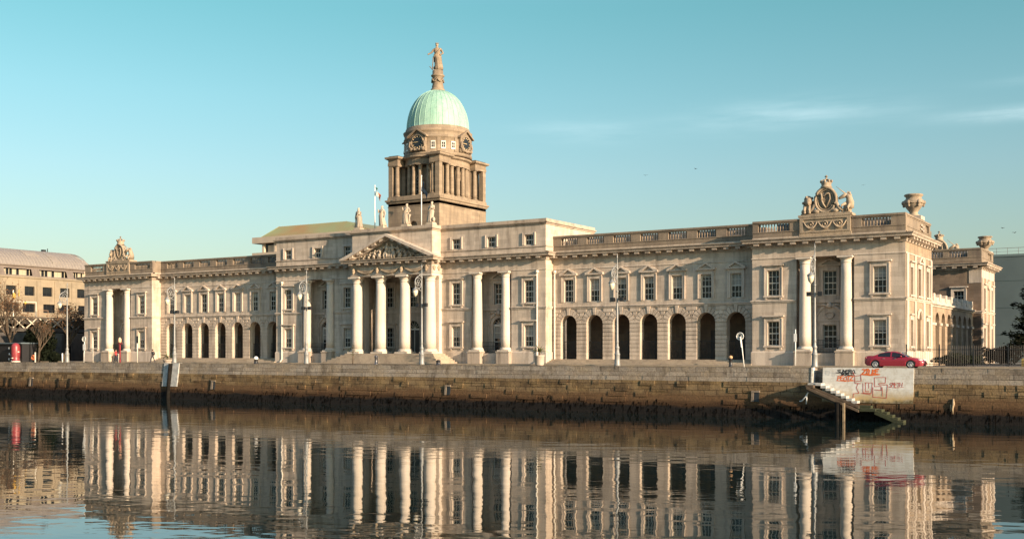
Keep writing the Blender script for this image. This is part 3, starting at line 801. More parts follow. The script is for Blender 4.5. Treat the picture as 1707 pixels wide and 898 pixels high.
# one-storey arcade along the east side
fa = east(56.07)
AA = [18.68 + 3.1 * i for i in range(7)]
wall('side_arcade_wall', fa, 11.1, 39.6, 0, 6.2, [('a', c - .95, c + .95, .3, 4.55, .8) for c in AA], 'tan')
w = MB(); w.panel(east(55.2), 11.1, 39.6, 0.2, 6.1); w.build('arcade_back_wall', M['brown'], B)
w = MB()
w.sweep([(56.07, 11.1), (56.07, 39.6)], [(0, 6.02), (.10, 6.05), (.14, 6.2), (.32, 6.26), (.32, 6.42), (0, 6.46)])
k = AA[0] - 1.55 - 6.2
u = 11.1
for i in range(10):
    c = 14.0 + 3.1 * i - 2.0
w.box(55.6, 56.05, 11.1, 39.6, 6.44, 6.7); w.box(55.65, 56.0, 11.1, 39.6, 6.702, 7.1)
for c in [17.13 + 3.1 * i for i in range(-1, 8)]: w.obox(fa, c - .42, c + .42, -.5, .03, 6.702, 7.45)
for a, b_ in zip([11.1] + [c + .96 for c in AA], [c - .96 for c in AA] + [39.6]): w.obox(fa, a, b_, -.002, .12, 4.15, 4.42)
w.build('side_parapet', M['trim'], B)
w = MB()
for c in AA:
    for i in range(9): w.obox(fa, c - .9 + .22 * i, c - .87 + .22 * i, -.55, -.52, .4, 4.3)
    for z in [.5 + .42 * j for j in range(10)]: w.obox(fa, c - .94, c + .94, -.57, -.5, z, z + .05)
w.build('arcade_grille', M['brown'], B)
w = MB()
for c in (14.2, 16.4, 18.6): w.box(54.6, 55.1, c - .45, c + .45, 6.5, 8.35)
w.box(54.55, 55.15, 12.0, 19.2, 8.352, 8.6); w.box(54.55, 55.15, 12.0, 19.2, 6.3, 6.5)
w.build('inner_parapet', M['trim'], B)

# north-east pavilion beyond the arcade
NY = 39.6; fn = south(NY)
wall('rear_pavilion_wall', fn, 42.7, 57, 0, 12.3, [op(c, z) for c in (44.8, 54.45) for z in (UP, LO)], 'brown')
window(fn, 54.45, UP[0] - .4, UP[1] - .4, PW, hood='flat', n=0.001); window(fn, 44.8, UP[0], UP[1], PW, hood='flat'); window(fn, 44.8, LO[0], LO[1], PW, hood='flat'); window(fn, 54.45, LO[0], LO[1], PW, hood='flat')
fe2 = Fr((HW, NY), (0, 1), (1, 0))
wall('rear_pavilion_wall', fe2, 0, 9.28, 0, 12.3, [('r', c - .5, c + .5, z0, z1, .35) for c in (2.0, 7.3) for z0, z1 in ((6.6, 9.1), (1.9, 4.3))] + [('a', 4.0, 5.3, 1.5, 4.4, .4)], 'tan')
for c in (2.0, 7.3):
    for z0, z1 in ((6.6, 9.1), (1.9, 4.3)): window(fe2, c, z0, z1, 1.0, depth=.35, cols=2, hood='flat')
window(fe2, 4.65, 1.5, 4.4, 1.3, depth=.38, surround=False, sill=False)
w = MB(); rp = [(42.7, NY), (HW, NY), (HW, 48.88), (42.7, 48.88)]
w.sweep(rp, CPROF); modillions(w, rp)
w.build('main_cornice', M['cornice'], B)
w = MB(); w.sweep([(56.2, NY), (HW, NY), (HW, 48.88)], [(0.0, 6.02), (0.06, 6.04), (0.09, 6.16), (0.16, 6.20), (0.16, 6.30), (0.0, 6.34)]); w.build('string_course', M['trim'], B)
w = MB(); w.obox(fn, 55.6, 57.02, -.01, .05, 9.7, 11.3); w.obox(fe2, .0, 9.28, -.01, .05, 10.3, 11.29)
for u in (.5, 3.2, 6.1, 8.8): w.obox(fe2, u - .35, u + .35, 0, .12, 0, 6.0); w.obox(fe2, u - .35, u + .35, 0, .12, 6.36, 10.29)
w.smooth = True; w.tube([fe2.p(4.65 - .45 * math.cos(t * PI / 6), .1, 9.6 + .45 * math.sin(t * PI / 6)) for t in range(12)], .14, 6, closed=True)
w.build_each('pilaster', M['trim'], B)
balustrade(fn, 42.7, HW, [(44.2, 46.6, 7), (47.4, 50.0, 8), (51.0, 52.6, 5), (53.3, 55.4, 6)])
balustrade(fe2, .53, 9.28, [(5.2, 8.0, 8)])

# roofs
w = MB()
w.box(-56.7, -42.9, .5, 48.5, 12.2, 12.7); w.box(42.9, 56.5, .5, 10.9, 12.2, 12.7); w.box(-42.9, 42.9, 2.1, 12.0, 12.2, 12.7)
w.box(-CB + .4, CB - .4, 0.4, 11.0, 15.2, 15.55); w.box(-5.6, 5.6, -1.6, 0.4, 15.2, 15.552); w.box(42.9, 56.5, NY + .3, 48.6, 12.2, 12.7)
w.box(-55.0, -44.5, 2.2, 20, 12.7, 13.78); w.box(44.4, 55.0, 2.2, 9.5, 12.7, 13.78); w.box(-42.6, -20.2, 4.0, 11.5, 12.7, 13.8); w.box(20.2, 42.6, 4.0, 11.5, 12.7, 13.8); w.box(44.4, 55.0, NY + 2.2, 47, 12.7, 13.8); w.box(48, 55.0, 11.2, 39.5, 6.0, 6.3)
w.build('roof', M['lead'], B)
# rainwater pipes
for x, y in ((18.62, -0.13), (-17.0 - 1.55, -0.13), (19.95, 1.36)):
    w = MB(); w.smooth = True
    w.tube([(x, y, 10.0), (x, y, 0.5), (x + (.25 if x > 19 else 0), y - .35, .15)], .085, 8); w.box(x - .16, x + .16, y - .14, y + .12, 9.9, 10.2)
    w.build('rainwater_pipe', M['pipe'], B)

# ------------------------------------------------------------------ tower and dome
TX, TY = 0.0, 7.5; TA, TB = 3.78, 4.96
tw = [(TX - TA, TY + TB), (TX - TA, TY - TB), (TX + TA, TY - TB), (TX + TA, TY + TB)]
w = MB()
w.panel(south(TY - TB), -TA, TA, 15.2, 19.2, [('a', -.55, .55, 15.6, 16.4, .4)]); w.panel(east(TA), TY - TB, TY + TB, 15.2, 19.2); w.panel(west(-TA), -TY - TB, -TY + TB, 15.2, 19.2); w.panel(Fr((0, TY + TB), (-1, 0), (0, 1)), -TA, TA, 15.2, 19.2)
w.obox(south(TY - TB), -.6, .6, -.45, -.4, 15.5, 17.2)
w.obox(east(TA), TY + 3.5, TY + 3.9, -.002, .05, 15.9, 18.3)
w.build('tower_base', M['tower'], B)
w = MB(); w.sweep(tw, [(0, 18.7), (.05, 18.72), (.05, 18.8), (0, 18.82), (0, 19.1), (.14, 19.16), (.18, 19.35), (.30, 19.42), (.30, 19.58), (.08, 19.64), (.05, 19.98), (-.4, 20.0)], closed=True)
w.add([(-TA, TY - TB, 19.95), (TA, TY - TB, 19.95), (TA, TY + TB, 19.95), (-TA, TY + TB, 19.95)], [(0, 1, 2, 3)])
w.build('tower_cornice', M['tower'], B)
# colonnade stage: bowed core between four corner blocks
ZC0, ZC1, ZE = 20.0, 23.7, 24.9
w = MB(); w.smooth = True
w.lathe((TX, TY, 0), [(1, 19.97), (1, ZC1 + .2)], 40, 2.75, 3.75)
w.build('tower_core', M['tower'], B)
w = MB()
for sx in (-1, 1):
    for sy in (-1, 1):
        cx, cy = TX + sx * (TA - .85), TY + sy * (TB - .85)
        ox, oy = TX + sx * (TA - .32), TY + sy * (TB - .32)
        w.box(ox - .3, ox + .3, oy - .3, oy + .3, ZC0, ZC1)
        w.box(TX + sx * (TA - 1.0) - .28, TX + sx * (TA - 1.0) + .28, TY + sy * (TB - 2.0) - .3, TY + sy * (TB - 2.0) + .3, ZC0, ZC1)
w.build_each('tower_pier', M['tower'], B)
cols = []
for sx in (-1, 1):
    for sy in (-1, 1):
        cols += [(TX + sx * (TA - 1.12), TY + sy * (TB - .33)), (TX + sx * (TA - .33), TY + sy * (TB - 2.05))]
ea, eb = 3.25, 4.3
for q in (-.36, -.12, .12, .36):
    for k in range(2):
        cols.append((TX + ea * math.sin(q * 1.25), TY + (-1) ** (k + 1) * eb * math.cos(q * 1.25)))
for q in (-.5, -.3, -.1, .1, .3, .5):
    for k in range(2):
        cols.append((TX + (-1) ** (k + 1) * (ea + .1) * math.cos(q * 1.2), TY + eb * math.sin(q * 1.2)))
for x, y in cols: column('tower_column', x, y, ZC0, ZC1, 0.27, 0.23, 'tower', 12)
EP = [(0, ZC1), (.04, ZC1), (.04, ZC1 + .35), (0, ZC1 + .37), (0, ZC1 + .7), (.12, ZC1 + .76), (.30, ZC1 + .86), (.32, ZC1 + 1.06), (-.2, ZE)]
w = MB()
ring = [(TX + (ea + .33) * math.cos(-2 * PI * i / 48), TY + (eb + .33) * math.sin(-2 * PI * i / 48)) for i in range(48)][::-1]
w.sweep(ring, EP, closed=True)
for z in (ZC1 + .002, ZE - .01): w.add([(x, y, z) for x, y in ring], [tuple(range(48))])
for sx in (-1, 1):
    for sy in (-1, 1):
        x0, x1 = sorted((TX + sx * (TA - 1.42), TX + sx * TA)); y0, y1 = sorted((TY + sy * (TB - 2.36), TY + sy * TB))
        p = [(x0, y0), (x1, y0), (x1, y1), (x0, y1)]
        w.sweep(p, [(o, z + .006) for o, z in EP], closed=True)
        for z in (ZC1 + .008, ZE + .004): w.add([(x, y, z) for x, y in p], [(0, 1, 2, 3)])
w.build('tower_entablature', M['tower'], B)
# arched windows in the bowed core
for f, c, e in ((south(TY - 3.78), 0.0, 3.0), (east(2.78), TY, 2.4)):
    for uc in ((0.0,) if f.n[1] else (TY - 1.35, TY + 1.35)):
        w = MB(); w.obox(f, uc - .42, uc + .42, -.05, .02, 20.4, 22.0); w.prism(f, [(uc + .42 * math.cos(t * PI / 8), 22.0 + .42 * math.sin(t * PI / 8)) for t in range(9)], -.05, .02)
        ob = w.build('tower_window', M['glass'], B)
        w = MB()
        for i in range(4): w.obox(f, uc - .42 + .28 * i - .02, uc - .42 + .28 * i + .02, .02, .05, 20.4, 22.1)
        for z in (20.4, 20.8, 21.2, 21.6, 22.0): w.obox(f, uc - .42, uc + .42, .022, .045, z - .02, z + .02)
        w.tube([f.p(uc + .45 * math.cos(t * PI / 8), .03, 22.0 + .45 * math.sin(t * PI / 8)) for t in range(9)], .05, 5)
        w.build('frame', M['paint'], ob)
        w = MB(); w.smooth = True; w.tube([f.p(uc + .3 * math.cos(t * PI / 6), .05, 22.9 + .3 * math.sin(t * PI / 6)) for t in range(12)], .05, 5, closed=True); w.build('surround', M['tower'], ob)
# drum
w = MB(); w.smooth = True
DR = 4.05
w.lathe((TX, TY, 0), [(3.3, ZE - .05), (DR + .15, ZE - .03), (DR + .15, 25.2), (DR, 25.3), (DR, 26.95), (DR + .12, 27.0), (DR + .12, 27.12), (DR + .02, 27.16), (DR + .02, 27.62), (DR + .10, 27.7), (DR + .18, 27.95), (DR - .05, 28.05), (DR - .12, 28.35), (DR - .22, 28.5), (2.0, 28.52)], 64)
dru = w.build('drum', M['tower'], B)
w = MB()
for i in range(24):
    a = (i + .5) * PI / 12
    if abs(((a + PI / 2) % PI) - PI / 2) < .36 or abs((a % PI) - PI / 2) < .36: continue
    f = Fr((TX + DR * math.cos(a), TY + DR * math.sin(a)), (-math.sin(a), math.cos(a)), (math.cos(a), math.sin(a)))
    if i % 2 == 0: w.obox(f, -.2, .2, -.1, .07, 25.3, 26.95)
w.build_each('drum_pilaster', M['tower'], dru)
for k in range(4):
    for q in (-1, 0, 1):
        a = PI / 4 + k * PI / 2 + q * .30
        f = Fr((TX + (DR - .02) * math.cos(a), TY + (DR - .02) * math.sin(a)), (-math.sin(a), math.cos(a)), (math.cos(a), math.sin(a)))
        w = MB()
        w.obox(f, -.27, -.2, 0, .1, 25.55, 26.5); w.obox(f, .2, .27, 0, .1, 25.55, 26.5); w.obox(f, -.199, .199, 0, .1, 25.55, 25.72); w.obox(f, -.199, .199, 0, .1, 26.36, 26.5); w.obox(f, -.02, .02, .04, .07, 25.72, 26.36); w.obox(f, -.199, .199, .042, .068, 26.02, 26.06)
        ob = w.build('drum_window', M['paint'], B)
        w = MB(); w.obox(f, -.2, .2, -.02, .035, 25.7, 26.38); w.build('glass', M['glass'], ob)
# clocks
for k, (a, hh, mm) in enumerate(((-PI / 2, 9.0, 45), (0.0, 9.0, 45), (PI / 2, 9, 45), (PI, 9, 45))):
    f = Fr((TX + (DR + .1) * math.cos(a), TY + (DR + .1) * math.sin(a)), (-math.sin(a), math.cos(a)), (math.cos(a), math.sin(a)))
    cz = 26.4
    w = MB()
    w.prism(f, [(-1.15, 25.3), (1.15, 25.3), (1.15, 27.0), (0, 27.75), (-1.15, 27.0)], -.5, 0.02)
    for s in (-1, 1):
        p = [(s * 1.42, 26.98), (s * 1.42, 27.14), (0, 28.02), (0, 27.84)]
        w.prism(f, p if s < 0 else p[::-1], -.5, .26)
    w.smooth = True
    w.tube([f.p(.86 * math.cos(t * PI / 14), .06, cz + .86 * math.sin(t * PI / 14)) for t in range(28)], .1, 6, closed=True)
    w.tube([f.p(-1.0, .1, 26.5), f.p(-1.15, .12, 25.9), f.p(-.7, .14, 25.5), f.p(0, .12, 25.42), f.p(.7, .14, 25.5), f.p(1.15, .12, 25.9), f.p(1.0, .1, 26.5)], .12, 6)
    for s in (-1, 1): w.ell(f.p(s * .85, .12, 25.55), (.28, .2, .24)); w.ell(f.p(s * .35, .12, 25.5), (.2, .2, .15))
    ob = w.build('clock_surround', M['tower'], B)
    w = MB(); w.prism(f, [(.82 * math.cos(t * PI / 16), cz + .82 * math.sin(t * PI / 16)) for t in range(32)], .0, .05)
    w.build('clock_dial', M['dial'], ob)
    w = MB()
    for h in range(12):
        t = h * PI / 6; du, dz = math.sin(t), math.cos(t)
        w.tube([f.p(du * .60, .06, cz + dz * .60), f.p(du * .74, .06, cz + dz * .74)], .035, 4)
    for t, l, r in ((2 * PI * hh / 12, .42, .04), (2 * PI * mm / 60, .62, .03)):
        w.tube([f.p(-math.sin(t) * .1, .075, cz - math.cos(t) * .1), f.p(math.sin(t) * l, .075, cz + math.cos(t) * l)], r, 4)
    w.build('clock_hands', M['gold'], ob)
# dome with standing seams
DP = []
for i in range(15):
    t = i / 14; DP.append((3.80 * math.cos(t * PI / 2 * .90) ** 0.92, 28.45 + 4.85 * math.sin(t * PI / 2 * .90) / math.sin(PI / 2 * .90)))
w = MB(); w.smooth = True; w.lathe((TX, TY, 0), [(3.86, 28.40)] + DP, 72); dome = w.build('dome', M['copper'], B)
w = MB()
for i in range(32):
    a = 2 * PI * i / 32
    w.tube([(TX + (r + .01) * math.cos(a), TY + (r + .01) * math.sin(a), z) for r, z in DP], .032, 4)
w.build('dome_ribs', M['copper'], dome)
w = MB(); w.smooth = True
w.lathe((TX, TY, 0), [(.86, 33.1), (.90, 33.3), (.84, 33.5), (.72, 33.62), (.72, 33.9), (.66, 34.0), (.64, 34.9), (.70, 35.0), (.80, 35.06), (.84, 35.2), (.74, 35.26), (.66, 35.3), (.66, 35.75), (.2, 35.78)], 24)
w.tube([(TX + .72 * math.cos(t * PI / 12), TY + .72 * math.sin(t * PI / 12), 34.75 - .4 * abs(math.sin(t * PI / 4))) for t in range(24)], .1, 6, closed=True)
w.build('lantern_pedestal', M['tower'], B)
# ------------------------------------------------------------------ sculpture
def rings(mb, prof, n=14, folds=7, amp=0.1, ph=0.0, off=None):
    """draped figure: elliptical rings (z, rx, ry) with vertical folds fading towards the top"""
    vs = []; H = prof[-1][0]
    for z, rx, ry in prof:
        k = amp * max(0, 1 - z / H * 1.25)
        ox, oy = off(z / H) if off else (0, 0)
        for i in range(n):
            a = 2 * PI * i / n; q = 1 + k * math.cos(folds * a + ph + z * 2)
            vs.append((ox + rx * q * math.cos(a), oy + ry * q * math.sin(a), z))
    fs = [(j * n + i, j * n + (i + 1) % n, (j + 1) * n + (i + 1) % n, (j + 1) * n + i) for j in range(len(prof) - 1) for i in range(n)]
    fs += [tuple(range(n - 1, -1, -1)), tuple(range((len(prof) - 1) * n, len(prof) * n))]
    mb.add(vs, fs)

def statue(loc, h, label, arms, mat, plinth=0.3, prop=None, ph=0.0, group='statues along the portico parapet', crown=False, rz=0.0, wide=1.0):
    root = empty('statue', loc, label, 'statue', group, rz)
    p = MB()
    if plinth: p.box(-.48, .48, -.42, .42, -.3, plinth * .7); p.box(-.42, .42, -.36, .36, plinth * .7 + .002, plinth); p.build('plinth', mat, root)
    w = MB(); w.smooth = True
    k = h
    def off(t): return (0.035 * k * math.sin(t * 4 + ph), -0.01 * k * math.sin(t * 5))
    prof = [(0, .16, .13), (.06, .165, .135), (.18, .145, .12), (.32, .135, .115), (.44, .135, .11), (.53, .14, .105), (.61, .105, .085), (.68, .115, .09), (.75, .14, .09), (.80, .135, .075), (.835, .075, .06), (.86, .043, .045), (.89, .045, .05)]
    mb2 = [(plinth + z * k, rx * k * wide, ry * k) for z, rx, ry in prof]
    base = plinth
    vs0 = len(w.v)
    rings(w, [(z - base, a, b) for z, a, b in mb2], 28, 9, .16, ph, off)
    for i in range(vs0, len(w.v)): w.v[i] = (w.v[i][0], w.v[i][1], w.v[i][2] + base)
    ox, oy = off(.93)
    w.ell((ox, oy, base + .935 * k), (.052 * k, .06 * k, .07 * k), 14, 10)
    w.ell((ox, oy - .058 * k, base + .93 * k), (.012 * k, .02 * k, .02 * k), 6, 4)
    w.ell((ox, oy + .018 * k, base + .955 * k), (.062 * k, .06 * k, .058 * k), 10, 7)
    if crown:
        for i in range(7): 
            a = 2 * PI * i / 7; w.tube([(ox + .05 * k * math.cos(a), oy + .05 * k * math.sin(a), base + .99 * k), (ox + .055 * k * math.cos(a), oy + .055 * k * math.sin(a), base + 1.03 * k)], [.014 * k, .006 * k], 5)
    for arm in arms:
        pts = [(ox * .5 + x * k, y * k, base + z * k) for x, y, z in arm]
        w.tube(pts, [k * r for r in (.042, .036, .026, .022)[:len(pts)]], 8)
        w.ell(pts[-1], (.026 * k, .03 * k, .032 * k), 8, 6)
    # a cloak sash across the body
    w.tube([(.12 * k, -.05 * k, base + .8 * k), (.02 * k, -.105 * k, base + .66 * k), (-.11 * k, -.07 * k, base + .55 * k), (-.13 * k, .02 * k, base + .3 * k)], [.03 * k, .035 * k, .04 * k, .03 * k], 7)
    if prop == 'urn': w.ell((.19 * k, -.06 * k, base + .12 * k), (.08 * k, .08 * k, .13 * k), 9, 6)
    if prop == 'anchor': w.tube([(-.2 * k, -.04 * k, base), (-.17 * k, -.04 * k, base + .5 * k)], .02 * k, 5); w.tube([(-.30 * k, -.04 * k, base + .14 * k), (-.21 * k, -.04 * k, base + .02 * k), (-.1 * k, -.04 * k, base + .14 * k)], .02 * k, 5)
    if prop == 'sheaf': w.tube([(.18 * k, 0, base), (.17 * k, 0, base + .3 * k), (.2 * k, 0, base + .48 * k)], [.07 * k, .04 * k, .08 * k], 8)
    w.build('figure', mat, root)
    return root

AZ = 15.78
AR = {'down': [(-.13, 0, .78), (-.18, .01, .62), (-.165, -.05, .47)], 'hip': [(.13, 0, .78), (.21, .02, .63), (.13, -.07, .55)],
      'chest': [(.13, 0, .78), (.18, -.03, .63), (.04, -.12, .68)], 'out': [(-.13, 0, .78), (-.22, -.01, .66), (-.31, -.05, .60), (-.34, -.06, .585)],
      'raise': [(-.13, 0, .78), (-.19, -.06, .68), (-.15, -.12, .80)], 'rest': [(.13, 0, .78), (.19, .0, .62), (.19, -.06, .45)]}
statue((-5.28, -1.15, AZ), 2.35, 'pale stone statue with an anchor, on the parapet end nearest the green roof', [AR['down'], AR['chest']], M['statue'], ph=0.4, prop='anchor', wide=1.2)
statue((-1.76, -1.15, AZ), 2.35, 'pale stone statue outlined against the sky beside the tricolour flagpole', [AR['raise'], AR['rest']], M['statue'], ph=2.0, wide=1.2)
statue((1.76, -1.15, AZ), 2.35, 'pale draped statue in front of the tower base, beside the small arched opening', [AR['raise'], AR['hip']], M['statue'], ph=3.1, prop='sheaf', wide=1.2)
statue((5.28, -1.15, AZ), 2.35, 'pale stone statue beside the drooping dark flag, at the lit parapet corner', [AR['down'], AR['chest']], M['statue'], ph=4.2, prop='urn', wide=1.2)
statue((TX, TY, 35.76), 3.25, 'brown stone crowned female statue standing on top of the green dome', [AR['out'], AR['hip']], M['tower'], plinth=0.12, ph=1.0, group=None, crown=True, rz=R(25), prop='anchor')

def coat_of_arms(loc, label, rz=0.0):
    root = empty('coat_of_arms', loc, label, 'sculpture', 'carved coats of arms on the parapet', rz)
    w = MB()
    w.box(-2.3, 2.3, -.3, .6, -.05, .14)
    w.smooth = True
    fr = Fr((0, 0), (1, 0), (0, -1)); cz = 1.32
    w.prism(fr, [(1.05 * math.cos(t * PI / 16), cz + 1.2 * math.sin(t * PI / 16)) for t in range(32)], -.35, .12)
    w.tube([fr.p(.98 * math.cos(t * PI / 18), .16, cz + 1.14 * math.sin(t * PI / 18)) for t in range(36)], .15, 8, closed=True)
    w.tube([fr.p(.74 * math.cos(t * PI / 18), .17, cz + .92 * math.sin(t * PI / 18)) for t in range(36)], .06, 6, closed=True)
    # harp on the shield
    w.tube([fr.p(-.40, .16, cz - .05), fr.p(-.34, .22, cz + .35), fr.p(-.42, .22, cz + .62)], [.12, .1, .11], 8)
    w.tube([fr.p(-.42, .18, cz + .1), fr.p(-.2, .2, cz - .4), fr.p(.06, .2, cz - .72)], [.1, .09, .08], 7)
    w.tube([fr.p(.06, .18, cz - .72), fr.p(.42, .18, cz + .1), fr.p(.36, .2, cz + .6)], .08, 7)
    w.tube([fr.p(-.40, .18, cz + .55), fr.p(-.1, .2, cz + .35), fr.p(.12, .2, cz + .62), fr.p(.36, .2, cz + .6)], .08, 7)
    for i in range(5): w.tube([fr.p(-.2 + .11 * i, .15, cz + .40 + .04 * i), fr.p(-.22 + .1 * i, .15, cz - .36 - .06 * i)], .02, 4)
    for s in (-1, 1):
        w.tube([fr.p(s * .9, .1, 1.2), fr.p(s * 1.12, .16, .75), fr.p(s * 1.32, .16, .42), fr.p(s * 1.65, .14, .26), fr.p(s * 1.8, .12, .42), fr.p(s * 1.66, .12, .5)], [.16, .18, .19, .17, .13, .08], 8)
        w.ell(fr.p(s * .9, .1, .3), (.45, .3, .25))
    w.build('shield', M['sculpt'], root)
    w = MB(); w.smooth = True
    w.lathe((0, .1, 2.48), [(.5, 0), (.55, .06), (.5, .14), (.44, .2), (.46, .36), (.52, .5)], 16)
    for i in range(8):
        a = 2 * PI * i / 8; w.ell((.5 * math.cos(a), .1 + .5 * math.sin(a), 3.08), (.11, .11, .14), 7, 5)
        w.tube([(.48 * math.cos(a), .1 + .48 * math.sin(a), 3.05), (.3 * math.cos(a), .1 + .3 * math.sin(a), 3.25), (0, .1, 3.2)], .05, 5)
    w.ell((0, .1, 3.3), (.13, .13, .13)); w.box(-.05, .05, .06, .14, 3.35, 3.68); w.box(-.15, .15, .06, .14, 3.5, 3.59)
    w.build('crown', M['sculpt'], root)
    # lion
    rnd = random.Random(3)
    w = MB(); w.smooth = True
    w.ell((-1.72, .2, .55), (.5, .5, .6)); w.ell((-1.62, -.05, 1.25), (.40, .36, .44)); w.ell((-1.58, -.36, 1.12), (.2, .2, .18)); w.ell((-1.58, -.3, .98), (.14, .14, .1))
    for i in range(30):
        a = rnd.uniform(0, 2 * PI); b = rnd.uniform(-.5, 1.2)
        w.ell((-1.68 + .5 * math.cos(a) * math.cos(b * .6), .1 + .3 * math.sin(b), 1.22 + .5 * math.sin(a)), (.15, .17, .15), 7, 5)
    for x in (-1.95, -1.5): w.tube([(x, -.1, .85), (x, -.3, .45), (x + .05, -.35, .16)], [.18, .14, .12], 8); w.ell((x + .05, -.4, .2), (.14, .18, .1))
    w.ell((-2.1, .2, .35), (.3, .4, .3)); w.ell((-1.52, -.5, 1.17), (.05, .05, .04))
    w.build('lion', M['sculpt'], root)
    # unicorn
    w = MB(); w.smooth = True
    w.ell((1.95, .25, .55), (.42, .5, .6))
    w.tube([(2.1, .2, .5), (2.2, .12, 1.0), (2.12, .05, 1.45), (1.9, 0, 1.68)], [.42, .36, .28, .22], 10)
    w.tube([(1.95, 0, 1.72), (1.65, -.08, 1.58), (1.32, -.12, 1.42), (1.22, -.12, 1.36)], [.22, .2, .13, .09], 9)
    for s in (-.08, .12): w.tube([(2.0, s, 1.82), (2.05, s, 2.02)], [.07, .02], 5)
    for i in range(7): w.ell((2.15 + .1 * math.sin(i), .05 + .05 * (i % 2), 1.85 - .2 * i), (.15, .12, .13), 7, 5)
    w.tube([(1.85, -.1, .9), (1.55, -.3, .72), (1.5, -.3, .2)], [.15, .11, .08], 7)
    w.tube([(2.2, -.1, .8), (2.15, -.35, .5), (2.1, -.35, .15)], [.16, .12, .09], 7)
    w.tube([(1.76, -.06, 1.86), (1.0, -.2, 2.5)], [.06, .015], 6)
    w.build('unicorn', M['sculpt'], root)
    return root
ca = coat_of_arms((49.74, .35, 14.22), 'carved stone coat of arms with lion, unicorn and crown on the nearer corner pavilion')
cb = copy_tree(ca); cb.location = (-49.74, .35, 14.0); cb['label'] = 'carved stone coat of arms on the distant pavilion beside the metal-roofed office'
cc = copy_tree(ca); cc.location = (51.2, 44.5, 13.0); cc['label'] = 'carved crowned arms half hidden behind the rear pavilion balustrade'

u0 = empty('stone_urn', (56.2, 6.98, 14.28), 'large carved stone urn on the near corner pavilion parapet', 'urn', 'stone urns on the parapets')
w = MB(); w.smooth = True
w.lathe((0, 0, 0), [(.55, 0), (.55, .12), (.42, .2), (.36, .36), (.44, .5), (.5, .58), (.62, .72), (.84, 1.05), (.94, 1.35), (.92, 1.5), (.78, 1.62), (.70, 1.72), (.72, 1.86), (.86, 1.96), (.88, 2.05), (.80, 2.12), (.2, 2.14)], 28)
w.build('vase', M['sculpt'], u0); w = MB(); w.smooth = True
for i in range(6):
    a = i * PI / 3 + .2
    w.ell((.93 * math.cos(a), .93 * math.sin(a), 1.3), (.18, .18, .22)); w.ell((.88 * math.cos(a), .88 * math.sin(a), 1.02), (.13, .13, .15))
    w.tube([(.93 * math.cos(a + q * PI / 15), .93 * math.sin(a + q * PI / 15), 1.45 - .22 * math.sin(q * PI / 5)) for q in range(6)], .06, 5)
w.build('carved_masks', M['sculpt'], u0)
u1 = copy_tree(u0); u1.location = (56.2, 47.2, 13.62); u1.scale = (1, 1, .92); u1['label'] = 'carved stone urn on the rear pavilion against the dark teal wall'
w = MB(); w.box(55.4, 57.0, 46.4, 48.0, 13.922, 14.0); w.build('urn_pedestal', M['trim'], B)
u1.location.z = 14.0

# flags
def flagpole(x, y, z0, z1, label):
    root = empty('flagpole', (x, y, z0), label, 'flagpole', 'flagpoles on the portico roof')
    w = MB(); w.smooth = True; w.tube([(0, 0, 0), (0, 0, z1 - z0)], [.07, .045], 8); w.ell((0, 0, z1 - z0 + .06), (.09, .09, .09), 8, 6); w.build('pole', M['white'], root)
    return root
def cloth(name, cols, length, drop, hang, H, parent, z):
    w = MB(); n = 12; m = 6; vs = []; w.smooth = True
    for i in range(n + 1):
        t = i / n
        for j in range(m + 1):
            s = j / m
            x = length * t * hang; zz = z - drop * s - length * t * math.sqrt(max(0, 1 - hang * hang))
            vs.append((x + .05 + .1 * math.sin(7 * t + 2 * s), .14 * math.sin(9 * t + s * 3), zz + .05 * math.sin(5 * t)))
    b = 0
    for i in range(n):
        for j in range(m):
            w.mi = min(len(cols) - 1, int(i / n * len(cols)))
            w.add([vs[i * (m + 1) + j], vs[(i + 1) * (m + 1) + j], vs[(i + 1) * (m + 1) + j + 1], vs[i * (m + 1) + j + 1]], [(0, 1, 2, 3)])
    o = w.build(name, cols, parent); md = o.modifiers.new('thick', 'SOLIDIFY'); md.thickness = .01
    return o
green = plain('flag_green', (.02, .12, .06), .8); fwhite = plain('flag_white', (.7, .7, .66), .8); orange = plain('flag_orange', (.65, .16, .06), .8); navy = plain('flag_navy', (.012, .03, .055), .8)
fp = flagpole(-4.1, .4, 15.4, 21.1, 'white flagpole flying a small green white and orange tricolour'); cloth('flag', [green, fwhite, orange], 1.25, .75, .62, 0, fp, 5.6)
fp = flagpole(2.4, .9, 15.4, 21.8, 'white flagpole with a drooping dark flag against the tower colonnade'); cloth('flag', [navy], 1.7, .8, .45, 0, fp, 5.9)

# ------------------------------------------------------------------ ground, street, quay, river
def flat(name, x0, x1, y0, y1, z, mat):
    w = MB(); w.add([(x0, y0, z), (x1, y0, z), (x1, y1, z), (x0, y1, z)], [(0, 1, 2, 3)]); o = w.build(name, mat); o['kind'] = 'structure'; return o
flat('ground', -3000, 3000, -9.8, 4000, -0.06, M['ground'])
flat('road', -250, 140, -9.3, -3.6, 0.0, M['asphalt'])
w = MB()
for y in (-9.0, -3.9):
    for d in (0, .25): w.box(-250, 140, y + d, y + d + .1, 0.002, .006)
w.build('road_markings', plain('worn_yellow_paint', (.45, .32, .06), .8, noise=.4, nscale=3))['kind'] = 'structure'
w = MB(); w.box(-250, 140, -3.6, -3.4, -.1, .115); w.box(-250, 140, -3.398, 1.5, -.1, .105); o = w.build('pavement', M['paving']); o['kind'] = 'structure'
flat('river_water', -900, 500, -260, -11.2, -4.25, M['water'])

